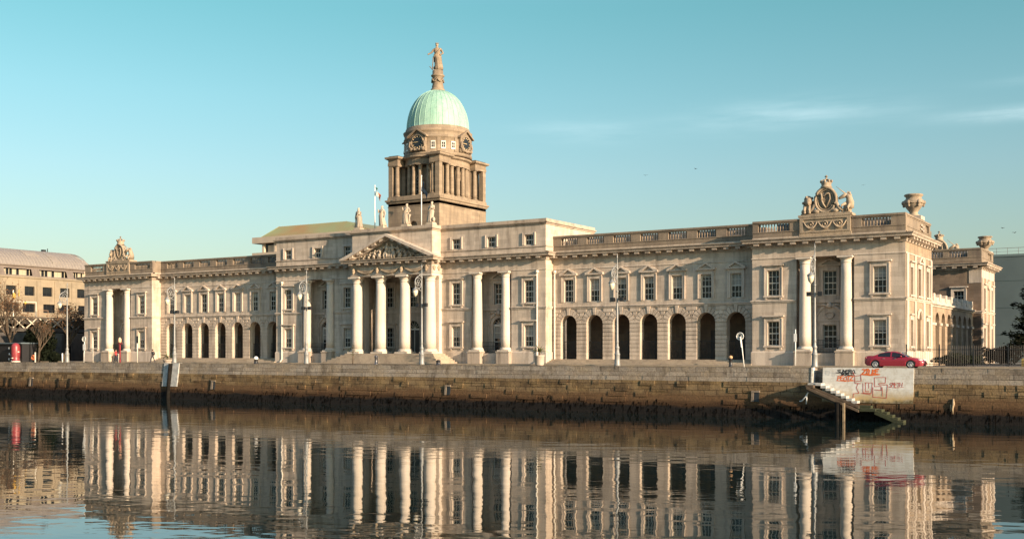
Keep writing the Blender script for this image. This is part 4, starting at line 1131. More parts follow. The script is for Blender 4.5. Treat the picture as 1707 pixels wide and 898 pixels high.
Q = empty('quay_wall', (0, 0, 0), 'long river quay wall of granite courses over brown weed-stained masonry', 'quay wall')
def yq(z): return -11.0 + 0.12 * min(z, 0)
def qseg(mb, x0, x1, z0, z1, o=0.0, top=False):
    mb.add([(x0, yq(z0) - o, z0), (x1, yq(z0) - o, z0), (x1, yq(z1) - o, z1), (x0, yq(z1) - o, z1)], [(0, 1, 2, 3)])
GX0, GX1 = 51.95, 52.80
w = MB()
for a, b in ((-260, GX0), (GX1, 150)):
    qseg(w, a, b, -1.21, 0.04)
    w.add([(a, -11.0, .04), (b, -11.0, .04), (b, -9.3, .04), (a, -9.3, .04)], [(0, 1, 2, 3)])
    w.add([(a, -9.3, .04), (b, -9.3, .04), (b, -9.3, -.1), (a, -9.3, -.1)], [(0, 1, 2, 3)])
rc = random.Random(8)
# slightly uneven coping blocks
x = -120.0
while x < 120:
    l = rc.uniform(1.3, 2.2)
    if not (x < GX1 + .05 and x + l > GX0 - .2):
        w.box(x + .008, x + l - .008, -11.0 - rc.uniform(.02, .05), -10.3, -.36, .045 + rc.uniform(.0, .02))
    x += l
for zt in (-.40, -.81):
    x = -120.0
    while x < 120:
        l = rc.uniform(1.2, 2.4); o = rc.uniform(.0, .035)
        if not (x < GX1 + .05 and x + l > GX0 - .2) and o > .008:
            w.hexa([(x + .01, yq(zt - .38) - o, zt - .38), (x + l - .01, yq(zt - .38) - o, zt - .38), (x + l - .01, -10.9, zt - .38), (x + .01, -10.9, zt - .38),
                    (x + .01, yq(zt) - o, zt), (x + l - .01, yq(zt) - o, zt), (x + l - .01, -10.9, zt), (x + .01, -10.9, zt)])
        x += l
for a, b in ((GX0 - .001, GX0 - .001), (GX1 + .001, GX1 + .001)):
    w.add([(a, yq(-1.21), -1.21), (a, -9.7, -1.21), (a, -9.7, .04), (a, -11.0, .04)], [(0, 1, 2, 3)])
w.add([(GX0, -9.75, -1.21), (GX1, -9.75, -1.21), (GX1, -9.75, .04), (GX0, -9.75, .04)], [(0, 1, 2, 3)])
w.add([(GX0, -9.75, -1.2), (GX1, -9.75, -1.2), (GX1, -11.2, -1.2), (GX0, -11.2, -1.2)], [(0, 1, 2, 3)])
w.build('granite_courses', M['granite'], Q)
w = MB(); qseg(w, -260, 150, -6.0, -1.208, 0.03)
w.add([(-260, yq(-1.208) - .03, -1.208), (150, yq(-1.208) - .03, -1.208), (150, yq(-1.2) + .02, -1.207), (-260, yq(-1.2) + .02, -1.207)], [(0, 1, 2, 3)])
for zt in (-1.23, -1.74, -2.25, -2.76):
    x = -110.0
    while x < 110:
        l = rc.uniform(.6, 1.9); o = rc.uniform(-.06, .12)
        if o > 0.035:
            zb = zt - rc.uniform(.40, .47)
            w.hexa([(x + .02, yq(zb) - o, zb), (x + l - .02, yq(zb) - o, zb), (x + l - .02, -10.95, zb), (x + .02, -10.95, zb), (x + .02, yq(zt) - o, zt), (x + l - .02, yq(zt) - o, zt), (x + l - .02, -10.95, zt), (x + .02, -10.95, zt)])
        x += l
w.build('river_masonry', M['rubble'], Q)
# hanging weed fringe near the waterline
w = MB(); weed = plain('black_weed', (.006, .005, .004), 1.0, noise=.5, nscale=4, spec=0.0)
for i in range(2200):
    x = rc.uniform(-95, 110); z = -3.15 - rc.random() ** 1.3 * 1.1 + .18 * math.sin(x * .55) + .12 * math.sin(x * 1.7) + .16 * math.sin(x * .23 + 1) + rc.gauss(0, .08)
    l = rc.uniform(.15, .5); wd = rc.uniform(.02, .05); y = yq(z) - .04 - rc.uniform(0, .05)
    w.add([(x - wd, y + .02, z), (x + wd, y + .02, z), (x + wd * .6, y - .06, z - l), (x - wd * .6, y - .06, z - l)], [(0, 1, 2, 3)])
weedo = w.build('water_weed', weed); tag(weedo, 'dark hanging weed along the foot of the quay wall', 'weed', kind='stuff')
# white painted stretch with graffiti
w = MB()
zs = (-2.78, .06)
w.hexa([(GX1 + .02, yq(zs[0]) - .10, zs[0]), (60.12, yq(zs[0]) - .10, zs[0]), (60.12, -10.9, zs[0]), (GX1 + .02, -10.9, zs[0]), (GX1 + .02, -11.10, zs[1]), (60.12, -11.10, zs[1]), (60.12, -10.4, zs[1]), (GX1 + .02, -10.4, zs[1])])
w.hexa([(GX0 - .13, yq(-1.2) - .06, -1.2), (GX0 + .02, yq(-1.2) - .06, -1.2), (GX0 + .02, -10.5, -1.2), (GX0 - .13, -10.5, -1.2), (GX0 - .13, -11.06, .065), (GX0 + .02, -11.06, .065), (GX0 + .02, -10.5, .065), (GX0 - .13, -10.5, .065)])
pan = w.build('painted_wall_panel', M['whitewash'], Q)
LET = {'S': [[(1, .9), (.5, 1), (.1, .8), (.5, .5), (.9, .3), (.5, 0), (0, .1)]], 'U': [[(0, 1), (.05, .2), (.5, 0), (.9, .2), (.95, 1)]], 'M': [[(0, 0), (.15, 1), (.5, .4), (.85, 1), (1, 0)]],
       'E': [[(.9, 1), (.1, .95), (.05, .05), (.9, 0)], [(.1, .5), (.7, .55)]], 'R': [[(0, 0), (.05, 1), (.7, .95), (.75, .6), (.1, .5), (.9, 0)]], 'O': [[(.5, 1), (.05, .7), (.1, .2), (.5, 0), (.95, .3), (.9, .8), (.5, 1)]],
       'W': [[(0, 1), (.25, 0), (.5, .7), (.75, 0), (1, 1)]], 'L': [[(.1, 1), (.1, 0), (.9, .05)]], 'D': [[(.1, 0), (.1, 1), (.8, .8), (.9, .3), (.1, 0)]], 'Z': [[(0, 1), (.95, .95), (.05, .05), (1, 0)]],
       'I': [[(.5, 1), (.5, 0)], [(.2, 1), (.8, 1)], [(.2, 0), (.8, 0)]], 'K': [[(.1, 1), (.1, 0)], [(.9, 1), (.15, .5), (1, 0)]], 'P': [[(.1, 0), (.1, 1), (.8, .9), (.8, .6), (.1, .5)]], 'C': [[(.95, .85), (.5, 1), (.05, .6), (.2, .1), (.9, .1)]],
       'T': [[(0, 1), (1, 1)], [(.5, 1), (.5, 0)]], 'H': [[(.05, 1), (.05, 0)], [(.95, 1), (.95, 0)], [(.05, .5), (.95, .5)]], 'A': [[(0, 0), (.5, 1), (1, 0)], [(.2, .4), (.8, .4)]]}
def wallpt(x, z, o=.112): return (x, yq(z) - o - .0, z)
def ink(mb, pts, r):
    for a, b in zip(pts[:-1], pts[1:]):
        d = Vector((b[0] - a[0], 0, b[1] - a[1])); l = d.length
        if l < 1e-6: continue
        d /= l; p = Vector((-d.z, 0, d.x)) * r; e = d * r * .6
        q = [Vector((a[0], 0, a[1])) - e + p, Vector((b[0], 0, b[1])) + e + p, Vector((b[0], 0, b[1])) + e - p, Vector((a[0], 0, a[1])) - e - p]
        o = .112 + ink.k * .0004; ink.k = (ink.k + 1) % 24
        mb.add([wallpt(v.x, v.z, o) for v in q], [(0, 1, 2, 3)])
ink.k = 0
def tagword(word, x0, x1, z0, z1, r, mat, slant=.15):
    w = MB(); n = len(word); cw = (x1 - x0) / n
    for i, ch in enumerate(word):
        for st in LET[ch]:
            ink(w, [(x0 + cw * (i + .02 + a * 1.02 + slant * (b - .5)), z0 + (z1 - z0) * (b * .9 + .05 + .1 * math.sin(i * 2.1))) for a, b in st], r)
    ink(w, [(x0 - .1, z0 + .02), (x0 + (x1 - x0) * .5, z0 - .05), (x1 + .12, z0 + .03)], r * .7)
    return w.build('graffiti', mat, pan)
kblack = plain('black_spray', (.012, .012, .014), .7); korange = plain('orange_spray', (.60, .13, .03), .7); kred = plain('red_spray', (.42, .07, .045), .7)
kgrey = plain('faded_spray', (.50, .48, .45), .8)
tagword('SUMERO', 54.0, 55.45, -.38, -.10, .032, kblack); tagword('WORLD', 54.35, 55.35, -.56, -.34, .025, kblack)
tagword('PEOTZ', 54.05, 55.35, -1.02, -.62, .035, korange); tagword('ZILKE', 56.05, 57.35, -.50, -.06, .055, korange, .3); tagword('ZILKE', 56.05, 57.35, -.50, -.06, .03, korange, -.2)
tagword('SMETH', 58.25, 59.25, -1.48, -1.12, .02, kred, .3)
w = MB()
for st in ([(55.3, -.3), (55.45, -.62), (55.5, -1.2), (55.75, -1.25), (55.62, -1.55), (55.85, -2.0), (55.4, -2.05), (55.38, -2.6)], [(55.45, -.62), (55.95, -.55), (56.0, -1.0), (55.6, -1.05)],
           [(55.7, -1.2), (55.95, -1.22)], [(56.15, -1.2), (56.18, -1.95), (56.85, -2.0), (56.9, -1.15), (56.3, -1.15)], [(56.35, -1.15), (56.36, -1.85), (56.65, -1.85)], [(56.6, -1.2), (56.62, -1.6)],
           [(57.05, -.72), (57.95, -.70), (57.92, -1.15), (57.4, -1.2), (57.45, -1.3), (57.9, -1.3)], [(57.05, -.72), (57.08, -1.45), (57.6, -1.42), (57.62, -1.75), (57.1, -1.7)], [(56.95, -1.5), (56.98, -2.3), (58.05, -2.35), (58.1, -1.3), (57.75, -1.28)],
           [(57.7, -1.5), (57.72, -2.2)], [(56.05, -2.0), (56.8, -2.1)]): ink(w, st, .023)
w.build('graffiti', kred, pan)
w = MB()
for st in ([(53.1, -.2), (53.4, -.25), (53.35, -.55), (53.1, -.5), (53.1, -.2)], [(53.6, -.35), (53.85, -.4), (53.8, -.65), (53.6, -.6), (53.6, -.35)]): ink(w, st, .02)
w.build('graffiti', kgrey, pan)
# drain outlets and timber fenders on the wall
def outlet(x, z0, z1, wd, label, jw=.22):
    root = empty('wall_recess', (x, 0, 0), label, 'wall recess', 'recesses in the quay wall')
    w = MB(); w.hexa([(-jw, yq(z0) - .22, z0), (0, yq(z0) - .22, z0), (0, yq(z0) + .1, z0), (-jw, yq(z0) + .1, z0), (-jw, yq(z1) - .2, z1), (0, yq(z1) - .2, z1), (0, yq(z1) + .1, z1), (-jw, yq(z1) + .1, z1)])
    w.hexa([(-jw, yq(z1) - .24, z1), (wd + .06, yq(z1) - .24, z1), (wd + .06, yq(z1) + .1, z1), (-jw, yq(z1) + .1, z1), (-jw, yq(z1) - .22, z1 + .14), (wd + .06, yq(z1) - .22, z1 + .14), (wd + .06, yq(z1) + .1, z1 + .14), (-jw, yq(z1) + .1, z1 + .14)])
    w.build('stone_jamb', M['parapet'], root)
    w = MB(); w.hexa([(0.01, yq(z0) - .16, z0), (wd, yq(z0) - .16, z0), (wd, yq(z0) + .1, z0), (0.01, yq(z0) + .1, z0), (0.01, yq(z1) - .16, z1), (wd, yq(z1) - .16, z1), (wd, yq(z1) + .1, z1), (0.01, yq(z1) + .1, z1)])
    w.build('opening_shade_block', M['black'], root)  # solid black block, painted as the shade inside the hole
outlet(14.7, -2.95, -2.1, .42, 'dark square recess with pale jamb, in the wall below the portico')
outlet(46.95, -2.9, -2.1, .45, 'dark square recess in the quay wall nearest the white steps')
outlet(-18.7, -2.95, -2.05, .3, 'narrow recess with pale jamb in the wall below the farther arcade', .3)
outlet(-52.9, -3.1, -2.1, .3, 'recess with pale jamb farthest along the wall toward the railway bridge', .35)
def fender(x, y, z0, z1, r, label, name='timber_fender', mat=None, group='timbers on the quay wall', lean=0.0):
    w = MB(); w.smooth = True; w.tube([(x, y, z0), (x + lean * .5, y + .05, (z0 + z1) / 2), (x + lean, y + .1, z1)], [r * 1.1, r, r * .95], 8)
    o = w.build(name, mat or M['wetwood']); tag(o, label, 'timber post', group); return o
M['wetwood'] = plain('wet_timber', (.014, .012, .010), .95, noise=.4, nscale=3, spec=.1)
M['palewood'] = plain('weathered_timber', (.34, .25, .15), .8, noise=.35, nscale=2)
M['oldwood'] = plain('old_brown_timber', (.10, .068, .042), .8, noise=.4, nscale=2)
M['algae'] = plain('green_algae_stone', (.032, .036, .013), .8, noise=.4, nscale=3)
for i, (x, lb) in enumerate(((-47.3, 'short dark timber on the quay wall under the bicycle'), (-45.0, 'short dark timber on the quay wall between bicycle and white strips'), (-58.6, 'stubby dark timber on the quay wall below the black kiosk'), (-57.3, 'dark stub timber on the wall below the vase-shaped bare tree'))):
    fender(x, yq(-2.5) - .16, -3.2, -2.0, .14, lb)
LB = empty('mooring_marker', (0, 0, 0), 'two white painted strips on the wall either side of a dark timber pile', 'mooring marker')
for a, b in ((-27.38, -26.36), (-25.86, -24.78)):
    w = MB(); w.hexa([(a, yq(-2.72) - .17, -2.72), (b, yq(-2.72) - .17, -2.72), (b, -10.9, -2.72), (a, -10.9, -2.72), (a, -11.12, .07), (b, -11.12, .07), (b, -10.6, .07), (a, -10.6, .07)]); w.build('white_strip', M['whiteboard'] if 'whiteboard' in M else M.setdefault('whiteboard', plain('chalky_white', (.40, .39, .365), .8, noise=.3, nscale=3)), LB)
w = MB(); w.smooth = True; w.tube([(-26.1, -11.75, -6.5), (-26.1, -11.55, -2.5), (-26.11, -11.3, .0)], [.26, .24, .20], 10); w.build('timber_pile', M['wetwood'], LB)

# steps down to the water
ST = empty('river_steps', (0, 0, 0), 'broken white stone steps descending the quay wall beside the graffiti', 'steps')
w = MB()
for i in range(8):
    x = 52.55 + .42 * i; z = -1.22 - .2 * i
    w.box(x, x + .46 - .02 * (i % 3), -12.35 + .05 * (i % 2), yq(z) - .02, z - .2, z)
w.box(51.9, 52.56, -12.3, yq(-1.2) - .02, -1.42, -1.215)
w.build('white_treads', M['whiteboard'], ST)
w = MB(); w.box(55.9, 57.5, -12.75, yq(-3) - .05, -3.42, -3.2); w.box(55.95, 57.0, -12.2, yq(-3) - .05, -3.198, -2.98)
for i in range(5):
    x = 57.42 + .42 * i; w.box(x, x + .5, -12.5, -11.2, -3.5 - .2 * i - .16, -3.24 - .21 * i)
w.hexa([(57.4, -12.62, -3.62), (59.75, -12.62, -4.6), (59.75, -12.5, -4.6), (57.4, -12.5, -3.62), (57.4, -12.62, -3.3), (59.75, -12.62, -4.28), (59.75, -12.5, -4.28), (57.4, -12.5, -3.3)])
w.build('mossy_lower_steps', M['algae'], ST)
w = MB()
def beam(mb, a, b, t, wd): mb.hexa([(a[0], a[1] - wd, a[2] - t), (b[0], b[1] - wd, b[2] - t), (b[0], b[1], b[2] - t), (a[0], a[1], a[2] - t), (a[0], a[1] - wd, a[2]), (b[0], b[1] - wd, b[2]), (b[0], b[1], b[2]), (a[0], a[1], a[2])])
beam(w, (51.95, -12.42, -1.38), (56.15, -12.42, -2.98), .22, .12); beam(w, (51.95, -12.75, -1.50), (56.2, -12.75, -3.3), .20, .14); beam(w, (51.9, -12.6, -1.62), (54.6, -12.6, -2.72), .3, .1)
w.box(51.85, 52.5, -12.8, -12.3, -1.62, -1.36)
w.build('timber_stringers', M['oldwood'], ST)
w = MB(); w.smooth = True; w.tube([(54.55, -12.95, -6.5), (54.55, -12.9, -2.7)], .23, 10); w.build('dark_pile', M['wetwood'], ST)
w = MB(); w.box(55.0, 55.17, -13.15, -13.0, -6.5, -2.75); w.build('pale_post', M['palewood'], ST)
hr = empty('hanging_rail', (0, 0, 0), 'white bent pipe hanging off the quay wall under the top of the steps', 'rail')
w = MB(); w.smooth = True; w.tube([(51.95, -12.2, -1.5), (51.9, -12.2, -2.0), (51.7, -12.2, -2.35), (51.35, -12.1, -2.72), (51.15, -12.0, -2.75)], .055, 7); w.tube([(51.8, -12.2, -2.2), (51.75, -12.2, -2.95)], .05, 6); w.build('bent_pipe', M['white'], hr)
rp_ = empty('mooring_rope', (63.15, 0, 0), 'frayed pale rope hanging on the masonry below the iron railings', 'rope')
w = MB(); w.smooth = True; w.tube([(0, yq(-2.3) - .12, -2.3), (.02, yq(-2.6) - .16, -2.7), (-.05, yq(-3) - .14, -3.1), (0, yq(-3.4) - .12, -3.5)], [.06, .11, .08, .03], 7); w.tube([(-.18, yq(-2.7) - .12, -2.75), (-.2, yq(-3) - .12, -3.3)], [.05, .03], 5); w.build('rope_knot', M['palewood'], rp_)
SKY = dict(dust=1.0, ozone=1.0, tints=[(0.0, (.76, .84, .80)), (.05, (.90, .94, .88)), (.10, (.95, 1.12, 1.05)), (.14, (.90, 1.24, 1.10)), (.19, (.75, 1.30, 1.07)), (.30, (1.4, 1.7, 1.65)), (.5, (2.15, 2.1, 2.2)), (1.0, (2.15, 2.1, 2.2))], strength=0.05, sun=3.5, suncol=(1.0, 0.77, 0.55), exposure=1.5, cloud=.30, cloudcol=(9.5, 11.0, 11.3))  # tints above the view are raised to add fill light on shaded stone
# ------------------------------------------------------------------ street lamps
def make_lamp():
    root = empty('street_lamp', (0, 0, 0), '', 'street lamp', 'ornate silver street lamps on the quay')
    w = MB(); w.smooth = True
    w.lathe((0, 0, 0), [(.30, 0), (.30, .12), (.27, .2), (.24, 1.0), (.27, 1.06), (.27, 1.16), (.20, 1.24), (.17, 1.6), (.21, 1.68), (.21, 1.76), (.13, 1.9), (.12, 2.2), (.15, 2.28), (.115, 2.4), (.09, 5.5), (.075, 9.0), (.10, 9.05), (.10, 9.15), (.06, 9.25), (.04, 10.1), (.07, 10.16), (.05, 10.3), (.01, 10.55)], 16)
    w.lathe((0, 0, 6.9), [(.09, 0), (.12, .04), (.12, .12), (.09, .16)], 12)
    w.build('post', M['silver'], root)
    w = MB(); w.smooth = True
    cy, cz, r = -.62, 8.5, .56
    w.tube([(0, cy + r * math.cos(t * PI / 14), cz + r * math.sin(t * PI / 14)) for t in range(28)], .045, 6, closed=True)
    for q in range(3):
        a = PI / 2 + q * 2 * PI / 3
        w.tube([(0, cy + .2 * math.cos(a) + .17 * math.cos(t * PI / 6), cz + .2 * math.sin(a) + .17 * math.sin(t * PI / 6)) for t in range(12)], .035, 5, closed=True)
    w.tube([(0, cy, cz), (0, cy - .1, cz - .5)], .035, 5)
    w.tube([(0, 0, 7.7), (0, -.3, 7.75), (0, -.62, 7.94)], .05, 6); w.tube([(0, 0, 9.1), (0, -.4, 9.28), (0, -.75, 9.16), (0, -1.05, 8.9), (0, -1.15, 8.5), (0, -1.12, 8.05)], .05, 6)
    w.tube([(0, -.1, 9.0), (0, -.05, 9.3), (0, -.3, 9.5), (0, -.42, 9.35), (0, -.3, 9.25)], .035, 5)
    w.build('scroll_bracket', M['silver'], root)
    w = MB(); w.smooth = True
    w.lathe((0, -1.12, 7.15), [(.04, -.1), (.10, 0), (.2, .08), (.27, .35), (.29, .55)], 12)
    ln = w.build('lantern', M['lamp_glass'], root)
    w = MB(); w.smooth = True; w.lathe((0, -1.12, 7.15), [(.33, .552), (.33, .60), (.22, .72), (.1, .80), (.05, .92), (.03, 1.0)], 12); w.build('lantern_cap', M['silver'], ln)
    return root
def floodlights(lamp):
    w = MB()
    for s in (-1, 1): w.box(s * .48 - .19, s * .48 + .19, -.16, .16, 6.05, 6.42)
    w.box(-.4, .4, -.025, .025, 6.2, 6.26)
    return w.build('floodlights', M['black'], lamp)
lamp = make_lamp()
LL = [(51.7, 'silver ornate street lamp in front of the nearer corner pavilion columns', True), (33.03, 'silver ornate street lamp in front of the nearer arcade', True), (10.29, 'silver ornate street lamp in front of the portico columns', True),
      (-5.73, 'silver ornate street lamp beside a tall column between farther arcade and portico', True), (-27.18, 'silver ornate street lamp above the two white wall strips', True), (-47.72, 'silver ornate street lamp in front of the railway bridge', False)]
for i, (x, lb, fl) in enumerate(LL):
    o = lamp if i == 0 else copy_tree(lamp)
    o.location = (x, -9.7, .05); o['label'] = lb
for o in [q for q in list(COL.objects) if q.name.startswith('street_lamp')]:
    if 'portico steps' in o['label'] or 'bridge' not in o['label'] and 'right end' not in o['label']: floodlights(o)

# ------------------------------------------------------------------ red saloon car
def car(loc):
    root = empty('parked_car', loc, 'red saloon car parked on the quay above the graffiti', 'car')
    red = plain('red_car_paint', (.25, .012, .026), .35, coat=.5); tyre = plain('tyre_rubber', (.02, .02, .02), .8); rim = plain('alloy_rim', (.55, .54, .52), .3, .7); cglass = plain('car_glass', (.015, .017, .02), .05)
    pale = plain('pale_interior', (.45, .42, .36), .6)
    L = 4.75; WX = (.90, 3.72); WR = .335
    def lerp(tab, x):
        for (a, p), (b, q) in zip(tab[:-1], tab[1:]):
            if x <= b:
                t = (x - a) / (b - a); t = t * t * (3 - 2 * t) * .5 + t * .5; return p + (q - p) * t
        return tab[-1][1]
    TOP = [(0, .80), (.06, .97), (.2, 1.03), (.9, 1.02), (1.6, .98), (3.0, .95), (3.5, .93), (4.0, .86), (4.4, .76), (4.65, .64), (4.75, .52)]
    HW_ = [(0, .72), (.15, .82), (.6, .89), (1.4, .91), (3.2, .91), (4.0, .88), (4.4, .81), (4.65, .68), (4.75, .52)]
    LOW = [(0, .42), (.15, .27), (.5, .20), (4.2, .19), (4.6, .21), (4.75, .3)]
    xs = sorted({L * i / 56 for i in range(57)} | {wx + d for wx in WX for d in (-.37, -.36, -.3, -.2, -.1, 0, .1, .2, .3, .36, .37)})
    sect = []
    for x in xs:
        h, z1, z0 = lerp(HW_, x), lerp(TOP, x), lerp(LOW, x)
        za = z0
        for wx in WX:
            if abs(x - wx) < .365: za = max(z0, WR + math.sqrt(max(0, .375 ** 2 - (x - wx) ** 2)) - .01)
        m = max(za + .04, min(.62, z1 - .12))
        sect.append([(h * .97, za), (h, za + (m - za) * .5), (h, m), (h * .985, (m + z1) / 2 + .02), (h * .93, z1 - .03), (h * .80, z1), (0, z1 + .035)])
    w = MB(); w.smooth = True
    n = 13
    vs = []
    for x, s in zip(xs, sect):
        for y, z in s: vs.append((x - L / 2, -y, z))
        for y, z in s[-2::-1]: vs.append((x - L / 2, y, z))
    fs = [(i * n + j, (i + 1) * n + j, (i + 1) * n + j + 1, i * n + j + 1) for i in range(len(xs) - 1) for j in range(n - 1)]
    fs += [tuple(range(n)), tuple(range((len(xs) - 1) * n, len(xs) * n))]
    w.add(vs, fs)
    w.smooth = False
    body = w.build('body', red, root)
    w = MB()
    w.box(-2.2, 2.15, -.72, .72, .22, .5)
    for wx in WX: w.box(wx - L / 2 - .36, wx - L / 2 + .36, -.86, -.5, .3, .68); w.box(wx - L / 2 - .36, wx - L / 2 + .36, .5, .86, .3, .68)
    w.build('underbody', M['black'], root)
    RF = [(.72, 1.03), (1.0, 1.16), (1.35, 1.30), (1.75, 1.385), (2.15, 1.41), (2.5, 1.39), (2.85, 1.31), (3.2, 1.14), (3.52, .95)]
    cab = [.72 + 2.8 * i / 28 for i in range(29)]
    roof = MB(); gl = MB(); sw = MB(); roof.smooth = gl.smooth = True
    def cs(x):
        zr = lerp(RF, x); zb = lerp(TOP, x) - .02; t = max(0, min(1, (zr - zb) / .42)); hb = lerp(HW_, x) * .94; hr = hb - .27 * t
        return [(hb, zb), (hr + .03, zr - .07 * t - .005), (hr - .06, zr - .015), (0, zr + .02)]
    for a, b in zip(cab[:-1], cab[1:]):
        A, Bq = cs(a), cs(b); xm = (a + b) / 2
        for sg in (-1, 1):
            P = lambda s, x, i: (x - L / 2, sg * s[i][0], s[i][1])
            pil = (2.10 < xm < 2.22) or xm < 1.12 or xm > 3.3
            (roof if pil else gl).add([P(A, a, 0), P(Bq, b, 0), P(Bq, b, 1), P(A, a, 1)], [(0, 1, 2, 3)])
            roof.add([P(A, a, 1), P(Bq, b, 1), P(Bq, b, 2), P(A, a, 2)], [(0, 1, 2, 3)])
            top = roof if 1.5 < xm < 2.6 else gl
            top.add([P(A, a, 2), P(Bq, b, 2), P(Bq, b, 3), P(A, a, 3)], [(0, 1, 2, 3)])
    roof.build('roof', red, root); gl.build('windows', cglass, root)
    w = MB(); w.smooth = True; w.ell((.55, -.80, 1.02), (.09, .1, .07), 8, 6); w.ell((.55, .80, 1.02), (.09, .1, .07), 8, 6); 
    for sg in (-1, 1):
        w = MB(); w.smooth = True; w.ell((.62, sg * .98, 1.0), (.08, .11, .075), 10, 6); w.tube([(.65, sg * .86, .96), (.64, sg * .95, .98)], .03, 5); w.build('wing_mirror', red, root)
        w = MB(); w.smooth = True; w.ell((2.02, sg * .66, .70), (.26, .14, .075), 10, 6); w.build('headlight', plain('headlight_glass', (.75, .74, .70), .1), root)
        w = MB(); w.smooth = True; w.ell((-2.26, sg * .66, .86), (.1, .2, .08), 10, 6); w.build('tail_light', plain('tail_light_red', (.3, .01, .01), .2), root)
        w = MB()
        for hx in (-.75, .15): w.box(hx - .1, hx + .1, sg * .925 - .012, sg * .925 + .012, .80, .83)
        w.build('door_handles', rim, root)
        for wx in WX:
            x = wx - L / 2
            w = MB(); w.smooth = True
            yy = sg * .79
            w.tube([(x + .26 * math.cos(t * PI / 14), yy, WR + .26 * math.sin(t * PI / 14)) for t in range(28)], .085, 8, closed=True)
            wh = w.build('wheel', tyre, root)
            w = MB(); f = Fr((x, yy), (1, 0), (0, sg))
            w.tube([(x + .2 * math.cos(t * PI / 12), yy + sg * .06, WR + .2 * math.sin(t * PI / 12)) for t in range(24)], .03, 6, closed=True)
            for q in range(7):
                a = q * 2 * PI / 7; w.tube([(x, yy + sg * .07, WR), (x + .2 * math.cos(a), yy + sg * .06, WR + .2 * math.sin(a))], [.035, .022], 5)
            w.prism(f, [(.19 * math.cos(t * PI / 10), WR + .19 * math.sin(t * PI / 10)) for t in range(20)], -.05, .0)
            w.build('rim', rim, wh)
    w = MB(); w.box(2.32, 2.36, -.35, .35, .40, .56); w.build('grille', M['black'], root)
    w = MB(); w.box(-2.385, -2.365, -.26, .26, .62, .74); w.build('number_plate', M['white'], root)
    w = MB()
    for sg in (-1, 1):
        w.box(.28, .55, sg * .35 - .17, sg * .35 + .17, .6, 1.12) if False else None
    w.smooth = True
    w.ell((.35, -.36, 1.08), (.14, .2, .16), 8, 6)
    w.build('seat_headrest', pale, root)
    return root
car((58.05, -8.2, 0.0))

# ------------------------------------------------------------------ people
def person(loc, label, rz, cloth_, trousers, hair, pose, bag=None):
    root = empty('person', loc, label, 'person', None, rz)
    skinm = plain('skin', (.45, .27, .19), .6)
    p = pose
    J = [((0, 0, .96), (.15, .11)), ((0, -.01, 1.15), (.13, .10)), ((0, 0, 1.36), (.16, .11)), ((0, 0, 1.47), (.07, .07)), ((0, -.01, 1.55), (.055, .06)), ((0, -.03, 1.64), (.075, .09)), ((0, -.03, 1.73), (.055, .065))]
    E_ = [(0, 1), (1, 2), (2, 3), (3, 4), (4, 5), (5, 6)]
    def chain(start, pts):
        prev = start
        for q in pts: J.append(q); E_.append((prev, len(J) - 1)); prev = len(J) - 1
    st = p['stride']
    for s in (-1, 1):
        f = s * st
        chain(0, [((s * .10, f * .05, .88), (.095, .10)), ((s * .10, -f * .22 - .03, .50), (.065, .07)), ((s * .10, -f * .38 + .05, .10), (.045, .05)), ((s * .11, -f * .38 - .12, .045), (.045, .03))])
        el = p['elbow']
        chain(2, [((s * .20, 0, 1.41), (.065, .065)), ((s * .25, f * .15 + .02, 1.14), (.047, .047)), ((s * .22, f * .22 - el, .92 + el * .8), (.033, .033)), ((s * .215, f * .25 - el * 1.25, .85 + el * 1.0), (.03, .02))])
    b = skin('body', J, E_, [skinm, cloth_, trousers, M['black']], root)
    for q in b.data.polygons:
        z = q.center.z; x = q.center.x
        if z < .09: q.material_index = 3
        elif z < .93 and abs(x) < .19: q.material_index = 2
        elif z < 1.49 and not (abs(x) > .185 and z < .9 + p['elbow'] * .85): q.material_index = 1
    w = MB(); w.smooth = True; w.ell((0, -.005, 1.70), (.092, .105, .085), 12, 8); w.ell((0, .04, 1.64), (.085, .07, .09), 10, 7); w.build('hair', hair, root)
    w = MB(); w.smooth = True; w.ell((0, -.125, 1.635), (.014, .022, .022), 6, 5)
    for s in (-1, 1): w.ell((s * .083, -.01, 1.64), (.014, .02, .03), 6, 5)
    for s in (-1, 1):
        f = s * st; el = p['elbow']; h = Vector((s * .215, f * .25 - el * 1.25, .85 + el))
        for k in range(4): w.tube([h + Vector((-.02 * s * 0, -.025 + .017 * k, -.01)), h + Vector((0, -.03 + .018 * k, -.05)), h + Vector((-s * .012, -.028 + .017 * k, -.085 + .006 * abs(k - 1)))], .009, 5)
        w.tube([h + Vector((0, -.03, .01)), h + Vector((-s * .02, -.055, -.03))], .01, 5)
    w.build('face_and_fingers', skinm, root)
    w = MB(); w.smooth = True
    for s in (-1, 1): w.ell((s * .03, -.118, 1.66), (.011, .008, .008), 6, 4)
    w.build('eyes', M['black'], root)
    if bag is not None:
        w = MB(); w.smooth = True; w.ell((0, .2, 1.22), (.17, .13, .24), 10, 8)
        for s in (-1, 1): w.tube([(s * .12, .14, 1.1), (s * .14, -.12, 1.2), (s * .12, -.1, 1.4), (s * .11, .1, 1.42)], .02, 5)
        w.build('backpack', bag, root)
    return root
dk = plain('dark_coat', (.02, .02, .023), .8); jeans = plain('dark_jeans', (.03, .035, .05), .8); redj = plain('red_jacket', (.40, .03, .03), .8); brownh = plain('brown_hair', (.05, .03, .02), .7)
person((-35.5, -6.0, .0), 'person in dark clothes with a backpack walking past the farther corner pavilion', R(-80), dk, jeans, plain('black_hair', (.015, .012, .01), .6), dict(stride=.8, elbow=.12), M['black'])
person((-43.9, -5.0, .0), 'person in a red jacket walking under the farther pavilion windows', R(100), redj, jeans, brownh, dict(stride=.6, elbow=.04))

